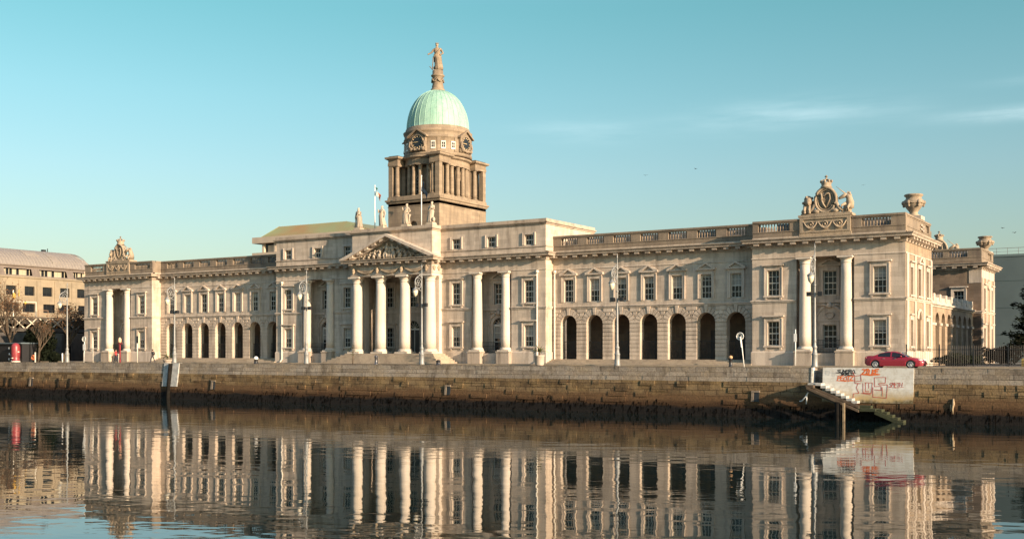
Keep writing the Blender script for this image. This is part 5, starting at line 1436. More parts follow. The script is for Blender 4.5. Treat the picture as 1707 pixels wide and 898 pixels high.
# ------------------------------------------------------------------ signs, bollards, small things on the quay
def signpost(loc, h, label, cat='road sign', disc=None, plate=None, lean=0.0, bar=False, name='road_sign', r=.04, rz=0, mat=None):
    root = empty(name, loc, label, cat, None, rz)
    w = MB(); w.smooth = True; w.tube([(0, 0, 0), (lean, 0, h)], r, 8); w.build('post', mat or M['white'], root)
    f = Fr((lean, -.06), (1, 0), (0, -1))
    if disc:
        w = MB(); w.prism(f, [(disc * math.cos(t * PI / 16), h - disc * .9 + disc * math.sin(t * PI / 16)) for t in range(32)], 0, .03); d = w.build('sign_disc', M['signgrey'] if 'signgrey' in M else M.setdefault('signgrey', plain('pale_sign_face', (.42, .41, .36), .5, noise=.1)), root)
        w = MB(); w.tube([(lean + disc * .95 * math.cos(t * PI / 14), -.1, h - disc * .9 + disc * .95 * math.sin(t * PI / 14)) for t in range(28)], .03, 5, closed=True); w.build('rim', M['white'], d)
        if bar:
            w = MB(); w.obox(f, -.07, .07, .031, .05, h - disc * 1.75, h - disc * .35); w.build('dark_bar', M['black'], d)
            w = MB(); w.tube([(-.32, -.14, h - .35), (-.20, -.14, h - 1.3)], .06, 6); w.build('hanging_tube', M['white'], root)
    if plate:
        w = MB(); w.obox(f, plate[0], plate[1], 0, .03, plate[2], plate[3]); w.build('sign_plate', plate[4], root)
    return root
signpost((44.45, -7, .0), 3.1, 'leaning white post with a pale round sign in front of the last arch', disc=.35, lean=-.35, bar=True, r=.05)
signpost((47.9, -3, .1), 3.35, name='sign_pole', cat='sign', label='thin pale signpost beside the near pavilion column pedestal', plate=(-.14, .14, 2.2, 2.95, M['white']), r=.05)
signpost((-46.55, -8, .05), 3.4, 'round pale sign on a white post between bridge and farther pavilion', disc=.36, r=.05, plate=(-.25, .22, 1.6, 2.4, M['white']), lean=.15)
signpost((-44.7, -8, .05), 3.3, 'pale pole with a small pale plate, nearest the red jacket', name='sign_pole', cat='sign', r=.055, mat=M['pipe'], plate=(-.15, .15, 1.2, 1.9, M['pipe']))
signpost((-36.0, -8, .05), 3.4, 'thin pole with a small dark plate in front of the farther pavilion', name='sign_pole', cat='sign', r=.06, plate=(-.06, .24, 2.5, 3.4, M['iron']), mat=M['pipe'])
signpost((-51.04, -8, .05), 1.2, 'short white post under the lattice bridge girder', cat='post', name='white_post', r=.09)
def bollard(loc, h, r, label, mat, capm=None):
    root = empty('bollard', loc, label, 'bollard', 'bollards on the quay')
    w = MB(); w.smooth = True; w.lathe((0, 0, 0), [(r * 1.3, 0), (r * 1.3, .06), (r, .1), (r * .95, h * .75), (r * 1.15, h * .78), (r * 1.1, h * .86)] + ([(r * .7, h * .94), (r * .2, h)] if capm is None else [(r * .8, h * .88)]), 14); w.build('shaft', mat, root)
    if capm:
        w = MB(); w.smooth = True; w.ell((0, 0, h * .88 + r * .5), (r * 1.25, r * 1.25, r * 1.1), 12, 8); w.build('cap', capm, root)
    return root
bollard((43.55, -8, .02), .9, .15, 'black bollard with a tan round cap near the leaning sign', M['black'], plain('tan_cap', (.50, .30, .15), .6))
bollard((2.85, -8, .02), 1.05, .18, 'tall dark and silver bollard in front of the portico steps', plain('grey_iron', (.10, .10, .11), .35, .4))
bollard((11.2, -8, .02), .55, .24, 'low dark bollard at the sunlit foot of the portico steps', plain('grey_iron2', (.05, .05, .055), .35, .4))
bollard((-15.2, -8, .02), .6, .22, 'low black and white bollard in front of the farther arcade', M['black'], M['white'])
# potted palm
def palm(loc, label, pot, h, n, seed, lf):
    root = empty('potted_palm', loc, label, 'plant', None)
    rnd = random.Random(seed)
    w = MB(); w.smooth = True; w.lathe((0, 0, 0), [(.40, 0), (.46, .1), (.52, pot - .1), (.56, pot - .08), (.56, pot), (.45, pot), (.44, pot - .06), (.05, pot - .07)], 18); w.build('pot', M['trim'], root)
    w = MB(); w.smooth = True; w.tube([(0, 0, pot - .1), (.03, 0, pot + .35)], [.09, .06], 7); w.build('stem', M['oldwood'], root)
    w = MB()
    for i in range(n):
        a = rnd.uniform(0, 2 * PI); e = rnd.uniform(.1, 1.3); l = rnd.uniform(.6, 1.05) * h
        pts = [Vector((0, 0, pot + .32))]
        d = Vector((math.cos(a) * math.cos(e), math.sin(a) * math.cos(e), math.sin(e)))
        for k in range(6): pts.append(pts[-1] + d * l / 6); d = (d + Vector((0, 0, -.16))).normalized()
        sd = Vector((-math.sin(a), math.cos(a), 0))
        for k in range(6):
            w1 = .10 * (1 - k / 6.5); w2 = .10 * (1 - (k + 1) / 6.5)
            w.add([pts[k] - sd * w1, pts[k + 1] - sd * w2, pts[k + 1], pts[k]], [(0, 1, 2, 3)]); w.add([pts[k], pts[k + 1], pts[k + 1] + sd * w2 + Vector((0, 0, .03)), pts[k] + sd * w1 + Vector((0, 0, .03))], [(0, 1, 2, 3)])
    w.build('fronds', lf, root)
    return root
leafm = plain('palm_leaf', (.075, .085, .02), .6, noise=.4, nscale=4)
palm((21.5, -4.5, .0), 'small palm in a stone pot where the centre block meets the near arcade', 1.05, 1.0, 26, 4, leafm)
palm((-30.4, -8.0, .0), 'small scruffy potted plant above the two white wall strips', .45, 1.2, 18, 9, leafm)
def sapling(loc, label, h, seed):
    root = empty('sapling', loc, label, 'tree', None); rnd = random.Random(seed)
    w = MB(); w.smooth = True; w.tube([(0, 0, 0), (.04, 0, h * .5), (0, .02, h)], [.06, .05, .02], 6)
    for i in range(5): z = h * (.45 + .12 * i); a = rnd.uniform(0, 6.3); w.tube([(0, 0, z), (.3 * math.cos(a), .3 * math.sin(a), z + .4)], [.02, .008], 4)
    w.build('trunk', M['oldwood'], root)
    w = MB()
    for i in range(90):
        c = Vector((rnd.gauss(0, .25), rnd.gauss(0, .25), h * .75 + rnd.gauss(0, .35))); d = Vector((rnd.uniform(-1, 1), rnd.uniform(-1, 1), rnd.uniform(-1, 1))).normalized() * .07; e = d.cross(Vector((.3, .2, 1))).normalized() * .05
        w.add([c - d, c - e, c + d, c + e], [(0, 1, 2, 3)])
    w.build('crown', leafm, root)
sapling((-.46, -8, .0), 'thin young tree in front of the shaded side of the portico steps', 1.9, 2)
# bicycle at a rack with a red post
bk = empty('bicycle', (-39.95, -8.0, 0.02), 'bicycle parked below the farther pavilion columns', 'bicycle')
for x in (-.52, .52):
    w = MB(); w.smooth = True; w.tube([(x + .33 * math.cos(t * PI / 12), 0, .34 + .33 * math.sin(t * PI / 12)) for t in range(24)], .022, 5, closed=True)
    for q in range(8): w.tube([(x, 0, .34), (x + .32 * math.cos(q * PI / 4), 0, .34 + .32 * math.sin(q * PI / 4))], .004, 3)
    w.build('wheel', M['black'], bk)
w = MB(); 
for a, b in (((-.52, .34), (-.05, .32)), ((-.05, .32), (.36, .82)), ((-.05, .32), (-.2, .92)), ((-.18, .8), (.36, .82)), ((-.52, .34), (-.18, .8)), ((.52, .34), (.36, .98))): w.tube([(a[0], 0, a[1]), (b[0], 0, b[1])], .022, 6)
w.build('frame', M['iron'], bk)
w = MB(); w.smooth = True; w.ell((-.22, 0, .97), (.14, .07, .04), 8, 5); w.build('saddle', M['black'], bk)
w = MB(); w.tube([(.30, -.28, 1.04), (.36, 0, 1.0), (.30, .28, 1.04)], .015, 6); w.build('handlebar', M['iron'], bk)
rk = empty('bike_rack', (-40.0, -8.35, 0.02), 'pale square-framed rack around the parked bicycle', 'bike rack')
w = MB(); w.smooth = True; w.tube([(-.85, 0, 0), (-.85, 0, 1.15), (.85, 0, 1.15), (.85, 0, 0)], .035, 6); w.build('hoop', M['pipe'], rk)
rs = empty('totem_post', (-40.25, -7.3, 0.02), 'slim red post with a pale rounded top behind the bicycle', 'post')
w = MB(); w.box(-.1, .1, -.08, .08, 0, 2.75); w.build('shaft', M['redpaint'], rs)
w = MB(); w.smooth = True; w.lathe((0, 0, 2.6), [(.14, 0), (.22, .1), (.22, .45), (.12, .65), (.02, .7)], 12); w.build('lamp_top', plain('pale_orange', (.62, .40, .25), .5), rs)
w = MB(); w.box(-.42, .42, -.06, .06, 2.42, 2.56); w.build('crossbar', M['redpaint'], rs)

# red kiosk, black stall, lifebuoy, hedge at the far left
k = empty('red_kiosk', (-60.4, -8.6, 0.02), 'rounded red pillar standing in front of the black kiosk', 'pillar')
w = MB(); w.smooth = True; w.lathe((0, 0, 0), [(.55, 0), (.55, .15), (.50, .2), (.56, .8), (.60, 1.4), (.58, 2.1), (.5, 2.4), (.3, 2.6), (.05, 2.68)], 20); w.build('column', M['redpaint'], k)
w = MB(); w.smooth = True; w.lathe((0, 0, 0), [(.62, .0), (.62, .10), (.55, .16)], 20); w.box(.45, .7, -.1, .1, 1.35, 1.5); w.box(-.25, .2, -.62, -.5, .5, .62); w.build('base_ring', M['pipe'], k)
kb = empty('black_kiosk', (-62.6, -7.0, 0.02), 'long black kiosk with faint white lettering behind the red pillar', 'kiosk')
w = MB(); w.box(-3.2, 2.6, -.9, 1.4, 0, 2.55); w.build('cabin', M['black'], kb)
w = MB(); w.box(-3.3, 2.75, -1.2, 1.5, 2.552, 2.72); w.build('roof', plain('blue_grey_roof', (.10, .13, .15), .5), kb)
w = MB()
ink2 = random.Random(4)
for r_, (z, x1) in enumerate(((2.18, 1.25), (1.92, 2.0), (1.66, 1.2))):
    x = .15 + .15 * r_
    while x < x1:
        l = ink2.uniform(.14, .2)
        w.box(x, x + .04, -.925, -.902, z - .16, z); w.box(x + .042, x + l, -.925, -.902, z - .05 - .11 * ink2.randint(0, 1), z - .0 - .1 * ink2.randint(0, 1) + .02)
        x += l + .07
w.box(.1, 1.2, -.925, -.902, .82, 1.05)
w.build('lettering', M['white'], kb)
w = MB(); w.smooth = True
for x, z in ((-.3, 1.9), (-.2, 1.1), (-.3, .4), (.3, .15), (2.0, .35)): w.ell((x, -.95, z), (.16, .08, .16), 8, 6)
w.build('white_lamps', M['white'], kb)
lbp = empty('lifebuoy_post', (-55.7, -9.0, .03), 'orange lifebuoy on a short pale post', 'lifebuoy')
w = MB(); w.box(.12, .26, -.06, .06, 0, 1.35); w.build('post', M['pipe'], lbp)
w = MB(); w.smooth = True; w.tube([(-.1 + .28 * math.cos(t * PI / 10), -.1, .65 + .28 * math.sin(t * PI / 10)) for t in range(20)], .10, 8, closed=True); w.build('ring', plain('buoy_orange', (.55, .16, .06), .6), lbp)

# ------------------------------------------------------------------ vegetation
def leaf(mb, c, s, rnd, elong=1.6):
    d = Vector((rnd.gauss(0, 1), rnd.gauss(0, 1), rnd.gauss(0, 1))).normalized(); e = d.orthogonal().normalized()
    d = d * s * elong; e = e * s
    mb.add([c - d, c - e, c + d, c + e], [(0, 1, 2, 3)])
def tree(loc, label, h, spread, seed, bark, leaves=None, nleaf=0, lsize=.12, levels=4, up=.75, name='bare_tree', group='winter trees by the bridge', trunk=.25):
    root = empty(name, loc, label, 'tree', group); rnd = random.Random(seed)
    tr, cr, lf = MB(), MB(), MB(); tr.smooth = True
    tips = []
    def grow(p, d, l, r, lv):
        q = p; pts = [p]; dd = d
        for k in range(3):
            dd = (dd + Vector((rnd.gauss(0, .12), rnd.gauss(0, .12), rnd.gauss(.03, .08)))).normalized()
            q = q + dd * l / 3; pts.append(q)
        (tr if lv >= levels - 1 else cr).tube(pts, [r, r * .87, r * .75, r * .6], 7 if lv >= levels - 1 else 4)
        if lv == 0: tips.append(q); return
        for c in range(rnd.randint(3, 4) if lv < levels else rnd.randint(5, 6)):
            a = rnd.uniform(0, 2 * PI); t = rnd.uniform(.35, .8) * spread
            o = dd.orthogonal().normalized(); o2 = dd.cross(o)
            nd = (dd + (o * math.cos(a) + o2 * math.sin(a)) * t + Vector((0, 0, up * .25))).normalized()
            base = pts[rnd.choice((2, 3, 3))]
            grow(base, nd, l * rnd.uniform(.6, .82), r * .55, lv - 1)
    grow(Vector((0, 0, -.1)), Vector((rnd.gauss(0, .04), rnd.gauss(0, .04), 1)), h * .28, trunk, levels)
    tr.build('trunk', bark, root)
    if leaves:
        for t in tips:
            for k in range(max(1, nleaf // max(1, len(tips)))): leaf(lf, t + Vector((rnd.gauss(0, .28), rnd.gauss(0, .28), rnd.gauss(0, .28))), lsize * rnd.uniform(.6, 1.3), rnd)
        c = cr.build('crown', bark, root); lf.build('leaves', leaves, c)
    else: cr.build('crown', bark, root)
    return root
bark = plain('winter_bark', (.075, .052, .033), .9, noise=.3, nscale=3); russet = plain('russet_leaves', (.13, .06, .022), .8, noise=.5, nscale=2); darkleaf = plain('dark_evergreen', (.010, .013, .008), 1.0, noise=.5, nscale=2, spec=0.0)
duskbark = plain('dusky_bark', (.07, .05, .035), .9)
tree((-58.2, -6.5, 0), 'bare vase-shaped winter tree standing behind the orange lifebuoy', 7.6, .75, 21, bark, russet, 260, .05, trunk=.2)
tree((-66.3, -4.6, 0), 'tall bare tree with russet leaves rising in front of the tan office', 12.5, .85, 5, bark, russet, 900, .075, trunk=.26, levels=5)
tree((-63.2, 1.0, 0), 'russet-leaved tree close to the left end of the railway bridge', 10.5, .9, 8, bark, russet, 700, .075, trunk=.24, levels=5)
tree((-69.5, -7.5, 0), 'bare tree with orange twigs rising behind the middle of the black kiosk', 12.0, .9, 13, bark, russet, 900, .075, trunk=.24, levels=5)
def bush(loc, label, r, n, seed, mat, name='evergreen_bush', s=.12, cat='bush', group=None):
    root = empty(name, loc, label, cat, group); rnd = random.Random(seed)
    w = MB(); w.smooth = True
    for i in range(6): a = i * PI / 3; w.tube([(0, 0, -.05), (r[0] * .5 * math.cos(a), r[1] * .5 * math.sin(a), r[2] * .9)], [.06, .02], 5)
    w.build('stems', M['oldwood'], root)
    w = MB()
    for i in range(n):
        v = Vector((rnd.gauss(0, 1), rnd.gauss(0, 1), rnd.gauss(0, 1))).normalized() * rnd.random() ** .4
        k = 1 + .22 * math.sin(5 * v.x + seed) * math.cos(4 * v.z)
        leaf(w, Vector((v.x * r[0] * k, v.y * r[1] * k, max(.0, r[2] * .55 + v.z * r[2] * .55 * k))), s * rnd.uniform(.6, 1.3), rnd)
    w.build('foliage', mat, root); return root
bush((-64.3, -2.0, 0), 'dark evergreen clump behind the black kiosk', (2.6, 1.8, 5.2), 2600, 3, darkleaf, s=.16)
bush((-54.4, -6.8, 0), 'low clipped dark hedge at the foot of the vase-shaped bare tree', (1.0, .7, 1.3), 900, 6, darkleaf, name='clipped_hedge', s=.10, cat='hedge')
# big dark feathery conifer at the right edge, and a second one behind it
def conifer(loc, label, h, r, seed, mat, group=None):
    root = empty('feathery_conifer', loc, label, 'tree', group); rnd = random.Random(seed)
    w = MB(); w.smooth = True; w.tube([(0, 0, -.1), (.1, 0, h * .5), (0, .1, h)], [.35, .22, .04], 8); w.build('trunk', duskbark, root)
    lim, w = MB(), MB()
    for i in range(300):
        t = rnd.random() ** .8; z = h * (.07 + .90 * t); l = r * (1 - t) ** .6 * rnd.uniform(.6, 1.1) + .4
        a = rnd.uniform(0, 2 * PI); d = Vector((math.cos(a), math.sin(a), rnd.uniform(-.05, .4))).normalized()
        p = Vector((0, 0, z)); pts = [p]
        for k in range(7): p = p + d * l / 7; pts.append(p); d = (d + Vector((0, 0, -.05 + .02 * k))).normalized()
        lim.tube(pts, [.06 * (1 - k / 8) + .01 for k in range(8)], 4)
        for k in range(1, 8):
            for q in range(20):
                c = pts[k] + Vector((rnd.gauss(0, .22), rnd.gauss(0, .22), rnd.gauss(-.04, .15)))
                dd = (d + Vector((rnd.gauss(0, .5), rnd.gauss(0, .5), rnd.gauss(-.1, .4)))).normalized() * rnd.uniform(.16, .36); e = dd.orthogonal().normalized() * .075
                w.add([c - dd, c - e, c + dd, c + e], [(0, 1, 2, 3)])
    lim.build('limbs', duskbark, root); w.build('crown', mat, root); return root
conifer((66.4, 26.5, 0), 'nearest large dark feathery conifer, directly behind the iron railings', 11.5, 4.8, 4, darkleaf, 'dark conifers right of the building')
conifer((67.5, 34.0, 0), 'third dark conifer, its crown close against the teal wall', 12.0, 5.2, 17, darkleaf, 'dark conifers right of the building')
conifer((71.0, 29.5, 0), 'second dark conifer, beyond the nearest one and away from the building', 13.5, 5.6, 9, darkleaf, 'dark conifers right of the building')
bush((60.5, 6.0, 0), 'dark low shrubs behind the railings next to the near pavilion', (2.2, 1.6, 1.1), 900, 12, darkleaf, name='low_shrubs', s=.1)
bush((59.6, 36.5, 0), 'dark low shrubs at the foot of the rear pavilion', (2.4, 3.0, 1.9), 1200, 15, darkleaf, name='low_shrubs', s=.12)
# iron railings on the right
rl = empty('iron_railings', (0, 0, 0), 'black spiked iron railings beside the near corner pavilion', 'railings')
w = MB(); x = 57.2
while x < 80:
    w.tube([(x, -.5, .1), (x, -.5, 1.78), (x, -.5, 1.95)], [.011, .011, .003], 4); x += .15
w.build('bars', M['iron'], rl)
w = MB(); w.box(57.2, 80, -.53, -.47, 1.55, 1.60); w.box(57.2, 80, -.53, -.47, .28, .33); w.box(57.1, 80, -.65, -.35, 0, .14); w.build('rails', M['iron'], rl)
w = MB()
for i in range(9): w.box(57.15 + 2.8 * i, 57.23 + 2.8 * i, -.55, -.45, .14, 2.05)
w.build('posts', M['iron'], rl)
gb = empty('grit_bin', (66.2, 10.0, .0), 'small yellowish bin behind the iron railings', 'bin')
w = MB(); w.box(-.9, .9, -.4, .4, 0, .55); w.build('tub', plain('dull_yellow', (.20, .14, .03), .7), gb)
w = MB(); w.hexa([(-.95, -.45, .552), (.95, -.45, .552), (.95, .45, .552), (-.95, .45, .552), (-.8, -.3, .78), (.8, -.3, .78), (.8, .3, .78), (-.8, .3, .78)]); w.build('lid', plain('dull_yellow_lid', (.24, .17, .04), .7), gb)

# ------------------------------------------------------------------ buildings behind
tb = empty('teal_office_block', (0, 0, 0), 'plain dark teal office wall with a roof railing, behind the conifers', 'building')
w = MB(); w.box(50, 110, 76, 110, 0, 15.85); w.build('wall', plain('teal_cladding', (.085, .112, .114), .6, noise=.14, nscale=.25), tb)
w = MB()
for i in range(40): w.box(50.2 + 1.5 * i, 50.26 + 1.5 * i, 76.2, 76.26, 15.85, 16.9)
w.box(50, 110, 76.2, 76.26, 16.85, 16.92); w.box(50, 110, 76.2, 76.25, 16.35, 16.39); w.build('roof_railing', M['silver'], tb)
w = MB(); w.box(49.9, 110.1, 75.9, 76.6, 15.60, 15.95); w.build('coping', plain('teal_coping', (.12, .16, .16), .6), tb)
w = MB()
for z in (4.0, 8.0, 12.0): w.box(50, 110, 75.96, 76.0 - .002, z, z + .05)
w.build('panel_joints', plain('teal_joint', (.06, .095, .097), .6), tb)

mb_ = empty('metal_roofed_office', (0, 0, 0), 'tan stone office block with curved ribbed metal roof behind the railway bridge', 'building')
tan = stone('tan_cladding', (.265, .215, .15), .25, joint=.72, bw=.85, bh=.62, var=.12); browncl = plain('brown_metal_cladding', (.16, .125, .10), .55, noise=.15, nscale=1); metal = plain('pale_metal_roof', (.215, .185, .158), .5, noise=.12, nscale=1.2)
fo = Fr((-85, 0), (0, 1), (1, 0)); U0, U1 = -40.0, 24.0
wc = [7.3 + 3.35 * i for i in range(-13, 5)]
ops = [('r', c - .92, c + .92, 10.75, 12.26, .35) for c in wc] + [('r', 13.2, 18.4, 8.0, 9.42, .4), ('r', 4.8, 11.7, 8.0, 9.42, .4), ('r', 20.0, 21.6, 7.8, 9.42, .4), ('r', -12, 3.2, 8.0, 9.42, .4)]
w = MB(); w.panel(fo, U0, U1, 6.9, 13.6, ops); w.panel(Fr((0, U1), (-1, 0), (0, 1)), 85, 110, 0, 13.6); w.panel(Fr((0, U0), (1, 0), (0, -1)), -110, -85, 0, 13.6); w.build('wall', tan, mb_)
for o in ops:
    w = MB(); w.obox(fo, o[1], o[2], -o[5] - .05, -o[5] + .01, o[3], o[4]); pz = w.build('window', M['glass'], mb_)
    w = MB(); k = max(2, round((o[2] - o[1]) / .9))
    for i in range(k + 1):
        x = o[1] + (o[2] - o[1]) * i / k; w.obox(fo, max(o[1], x - .03), min(o[2], x + .03), -o[5] + .011, -o[5] + .06, o[3], o[4])
    w.build('frame', M['iron'], pz)
w = MB(); w.panel(fo, U0, U1, 0, 6.898, [], n=-.9); w.build('ground_floor_front', M['dark'], mb_)
w = MB()
w.obox(fo, U0, U1, -.2, .18, 13.602, 13.85)
for c in wc: w.obox(fo, c - 1.675 - .35, c - 1.675 + .35, -.002, .10, 6.9, 13.3)
w.build('stone_fins', tan, mb_)
def sl(u, t): return fo.p(u, -.1 - .6 * t, 13.852 + 1.72 * t)
w = MB()
sw = [(6.3, 11.3), (12.8, 18.0), (19.3, 23.0), (-.5, 4.8), (-7, -2)]
cuts = sorted({U0, U1} | {x for a in sw for x in a})
for a, b in zip(cuts[:-1], cuts[1:]):
    solid = not any(x0 <= (a + b) / 2 <= x1 for x0, x1 in sw)
    for t0, t1 in ((0, .12), (.12, .75), (.75, 1)):
        if solid or t0 != .12: w.add([sl(a, t0), sl(b, t0), sl(b, t1), sl(a, t1)], [(0, 1, 2, 3)])
w.obox(fo, U0, U1, -.75, -.45, 15.57, 15.75)
x = U0
while x < U1:
    if not any(x0 - .1 <= x <= x1 + .1 for x0, x1 in sw): w.tube([sl(x, 0), sl(x, 1)], .05, 4)
    x += .7
w.build('attic_cladding', browncl, mb_)
w = MB(); w.add([fo.p(U0, -1.2, 13.8), fo.p(U1, -1.2, 13.8), fo.p(U1, -1.25, 15.6), fo.p(U0, -1.25, 15.6)], [(0, 1, 2, 3)]); sg_ = w.build('strip_window', M['glass'], mb_)
w = MB()
for a, b in sw:
    for i in range(9):
        x = a + (b - a) * i / 8; w.obox(fo, x - .06, x + .06, -1.1, -1.0, 14.0, 15.2)
    for i in (0, 3, 5, 6): x = a + (b - a) * i / 8; w.obox(fo, x + .06, x + (b - a) / 8 - .06, -1.12, -1.05, 14.05, 15.1)
w.build('frame', plain('pale_blind', (.36, .31, .22), .7), sg_)
def rf(u, t):
    a = t * PI / 2; return fo.p(u - (3.2 * t if u > U1 - .5 else 0), -.7 - 5.4 * (1 - math.cos(a)) * .8 - 2.0 * t, 15.7 + 3.1 * math.sin(a))
w = MB(); w.smooth = True; us = [U0 + (U1 - U0) * i / 40 for i in range(41)]
for a, b in zip(us[:-1], us[1:]):
    for j in range(8): w.add([rf(a, j / 8), rf(b, j / 8), rf(b, (j + 1) / 8), rf(a, (j + 1) / 8)], [(0, 1, 2, 3)])
w.smooth = False
w.add([rf(U1, j / 8) for j in range(9)] + [fo.p(U1 - 3.2, -12, 18.8), fo.p(U1, -20, 15.7)], [tuple(range(11))])
w.add([rf(U0, 1), rf(U1, 1), fo.p(U1 - 3.2, -12, 18.8), fo.p(U0, -12, 18.8)], [(0, 1, 2, 3)])
roofo = w.build('roof', metal, mb_)
w = MB(); x = U0 + .3
M['seam'] = plain('seam_metal', (.27, .235, .20), .5)
while x < U1 - .4:
    w.tube([rf(x, j / 8) for j in range(9)], .085, 4); x += .62
w.build('standing_seams', M['seam'], roofo)
w = MB()
for a, b, t0, t1 in ((11.6, 14.2, .40, .75), (15.8, 17.4, .12, .72)):
    for i in range(6):
        t = t0 + (t1 - t0) * i / 6; p, q = rf(a, t), rf(b, t); p2, q2 = rf(a, t + (t1 - t0) / 7), rf(b, t + (t1 - t0) / 7)
        w.hexa([p, q, (q[0] - .3, q[1], q[2]), (p[0] - .3, p[1], p[2]), (p2[0] + .22, p2[1], p2[2]), (q2[0] + .22, q2[1], q2[2]), (q2[0] - .2, q2[1], q2[2]), (p2[0] - .2, p2[1], p2[2])])
w.build_each('roof_vent', metal, mb_)
w = MB(); p = rf(18.3, 1); w.box(p[0] - .4, p[0] + .2, p[1] - .3, p[1] + .3, p[2] - .05, p[2] + .45); w.box(p[0] - .1, p[0], p[1] + .7, p[1] + .8, p[2] - .05, p[2] + .7); w.build('roof_unit', M['iron'], mb_)

gb_ = empty('green_roofed_office', (0, 0, 0), 'pale office block with a greenish copper hipped roof behind the centre', 'building')
pale = plain('pale_render', (.50, .40, .30), .8, noise=.1, nscale=.6)
w = MB(); w.box(-77.3, -50, 55.8, 75, 0, 19.6); w.box(-77.4, -50, 55.7, 75, 21.5, 23.2) if False else None; w.build('wall', pale, gb_)
w = MB()
w.box(-78.4, -50, 54.6, 76, 19.9, 20.75); w.box(-78.4, -50, 54.6, 76, 22.6, 23.75)
w.build('floor_slabs', pale, gb_)
w = MB(); w.box(-77.0, -51, 56.2, 74, 19.6, 22.6); w.build('recessed_glazing', M['glass'], gb_)
w = MB()
for i in range(9): x = -76.2 + 3.1 * i; w.box(x, x + .5, 55.1, 55.6, 20.752, 22.598)
w.box(-75.2, -51, 55.7, 56.1, 20.9, 22.2)
w.build('piers', pale, gb_)
w = MB(); w.box(-78.0, -50, 55, 76, 18.4, 18.7)
for i in range(10): x = -77.9 + 2.2 * i; w.box(x, x + .9, 54.8, 55.3, 18.702, 19.88)
w.build('lower_piers', M['white'], gb_)
w = MB()
E0, E1, K0, K1 = (-76.3, 54.9, 23.752), (-49.0, 54.9, 23.752), (-75.0, 58.6, 26.1), (-57.8, 58.6, 26.1)
w.add([E0, E1, K1, K0], [(0, 1, 2, 3)]); w.add([E1, (-49, 75, 23.752), (-57.8, 71, 26.1), K1], [(0, 1, 2, 3)]); w.add([(-49, 75, 23.752), (-76.3, 75, 23.752), (-75, 71, 26.1), (-57.8, 71, 26.1)], [(0, 1, 2, 3)]); w.add([(-76.3, 75, 23.752), E0, K0, (-75, 71, 26.1)], [(0, 1, 2, 3)]); w.add([K0, K1, (-57.8, 71, 26.1), (-75, 71, 26.1)], [(0, 1, 2, 3)])
rfo = w.build('roof', M['oldcopper'], gb_)
w = MB()
for i in range(40):
    x = -76.2 + .68 * i; t = min(1.0, max(0, (x + 76.3) / 1.3)); xt = x + .0
    zt = 1.0 if x < -57.9 else max(0.02, 1 - (x + 57.8) / 8.8)
    w.tube([(x, 54.9, 23.77), (x if x > -75 else -75, 54.9 + 3.7 * zt, 23.77 + 2.35 * zt)], .06, 4)
w.build('standing_seams', M['oldcopper'], rfo)

# railway bridge with pale lattice
br = empty('railway_bridge', (0, 0, 0), 'dark railway bridge with a pale crossed lattice girder', 'bridge')
cream = plain('cream_bridge_paint', (.62, .54, .42), .6, noise=.12, nscale=1.5)
fb = Fr((-68, 0), (0, 1), (1, 0))
w = MB(); u = -34.0
while u < 22:
    for a, b in ((u, u + 1.75), (u + 1.75, u)):
        P = [(a - .12, 4.98), (a + .12, 4.98), (b + .12, 6.42), (b - .12, 6.42)]
        w.prism(fb, P, .02 if a < b else .10, .09 if a < b else .17)
    u += 2.15
w.build('lattice_girder', cream, br)
w = MB(); w.obox(fb, -34, 22, -8.5, .2, 4.45, 4.95); w.obox(fb, -34, 22, -8.2, -.3, 4.952, 5.6); w.obox(fb, -34, 22, -.08, .22, 6.44, 6.62); w.obox(fb, -34, 22, -.35, -.3, 5.0, 6.4)
w.build('deck', plain('dark_bridge_steel', (.07, .06, .05), .7, noise=.3, nscale=1), br)
w = MB()
for y in (-30, -13.5, 10.5, 20.0):
    for x in (-69.5, -75.0):
        w.smooth = True; w.lathe((x, y, 0), [(.55, -6), (.5, 0), (.45, 4.1), (.62, 4.3), (.62, 4.448)], 14)
w.build('iron_piers', M['dark'], br)
w = MB(); u = 1.0
while u < 22: w.obox(fb, u, u + .06, -1.0, -.94, 6.622, 7.7); u += 1.6
w.obox(fb, 1, 22, -1.01, -.93, 7.65, 7.72); w.obox(fb, 1, 22, -1.0, -.95, 7.2, 7.25); w.obox(fb, -34, 22, -1.3, -.3, 6.55, 6.62)
w.build('parapet_railing', plain('rusty_rail', (.26, .16, .09), .7), br)
w = MB(); w.obox(fb, -3.2, 1.3, -2.0, -1.94, 8.9, 8.97); w.obox(fb, 1.22, 1.32, -2.02, -1.92, 5.6, 8.97); w.obox(fb, -2.6, -2.45, -2.0, -1.9, 5.6, 10.6)
w.build('signal_gantry', M['pipe'], br)
w = MB(); w.smooth = True; w.ell(fb.p(-.55, -1.9, 8.75), (.18, .18, .2), 8, 6); w.ell(fb.p(-2.5, -1.8, 9.7), (.28, .28, .5), 8, 6); w.ell(fb.p(-1.6, -1.9, 10.2), (.1, .1, .55), 8, 6)
w.build('signal_lamps', plain('signal_yellow', (.55, .33, .06), .5), br)
w = MB(); w.box(-84, -69, 16, 16.4, 0, 4.4); o = w.build('shade_backboard', M['dark']); tag(o, 'tall dark hoarding added for the shade under the railway bridge', 'backboard')  # dark sheet added to fill the space under the bridge with shade

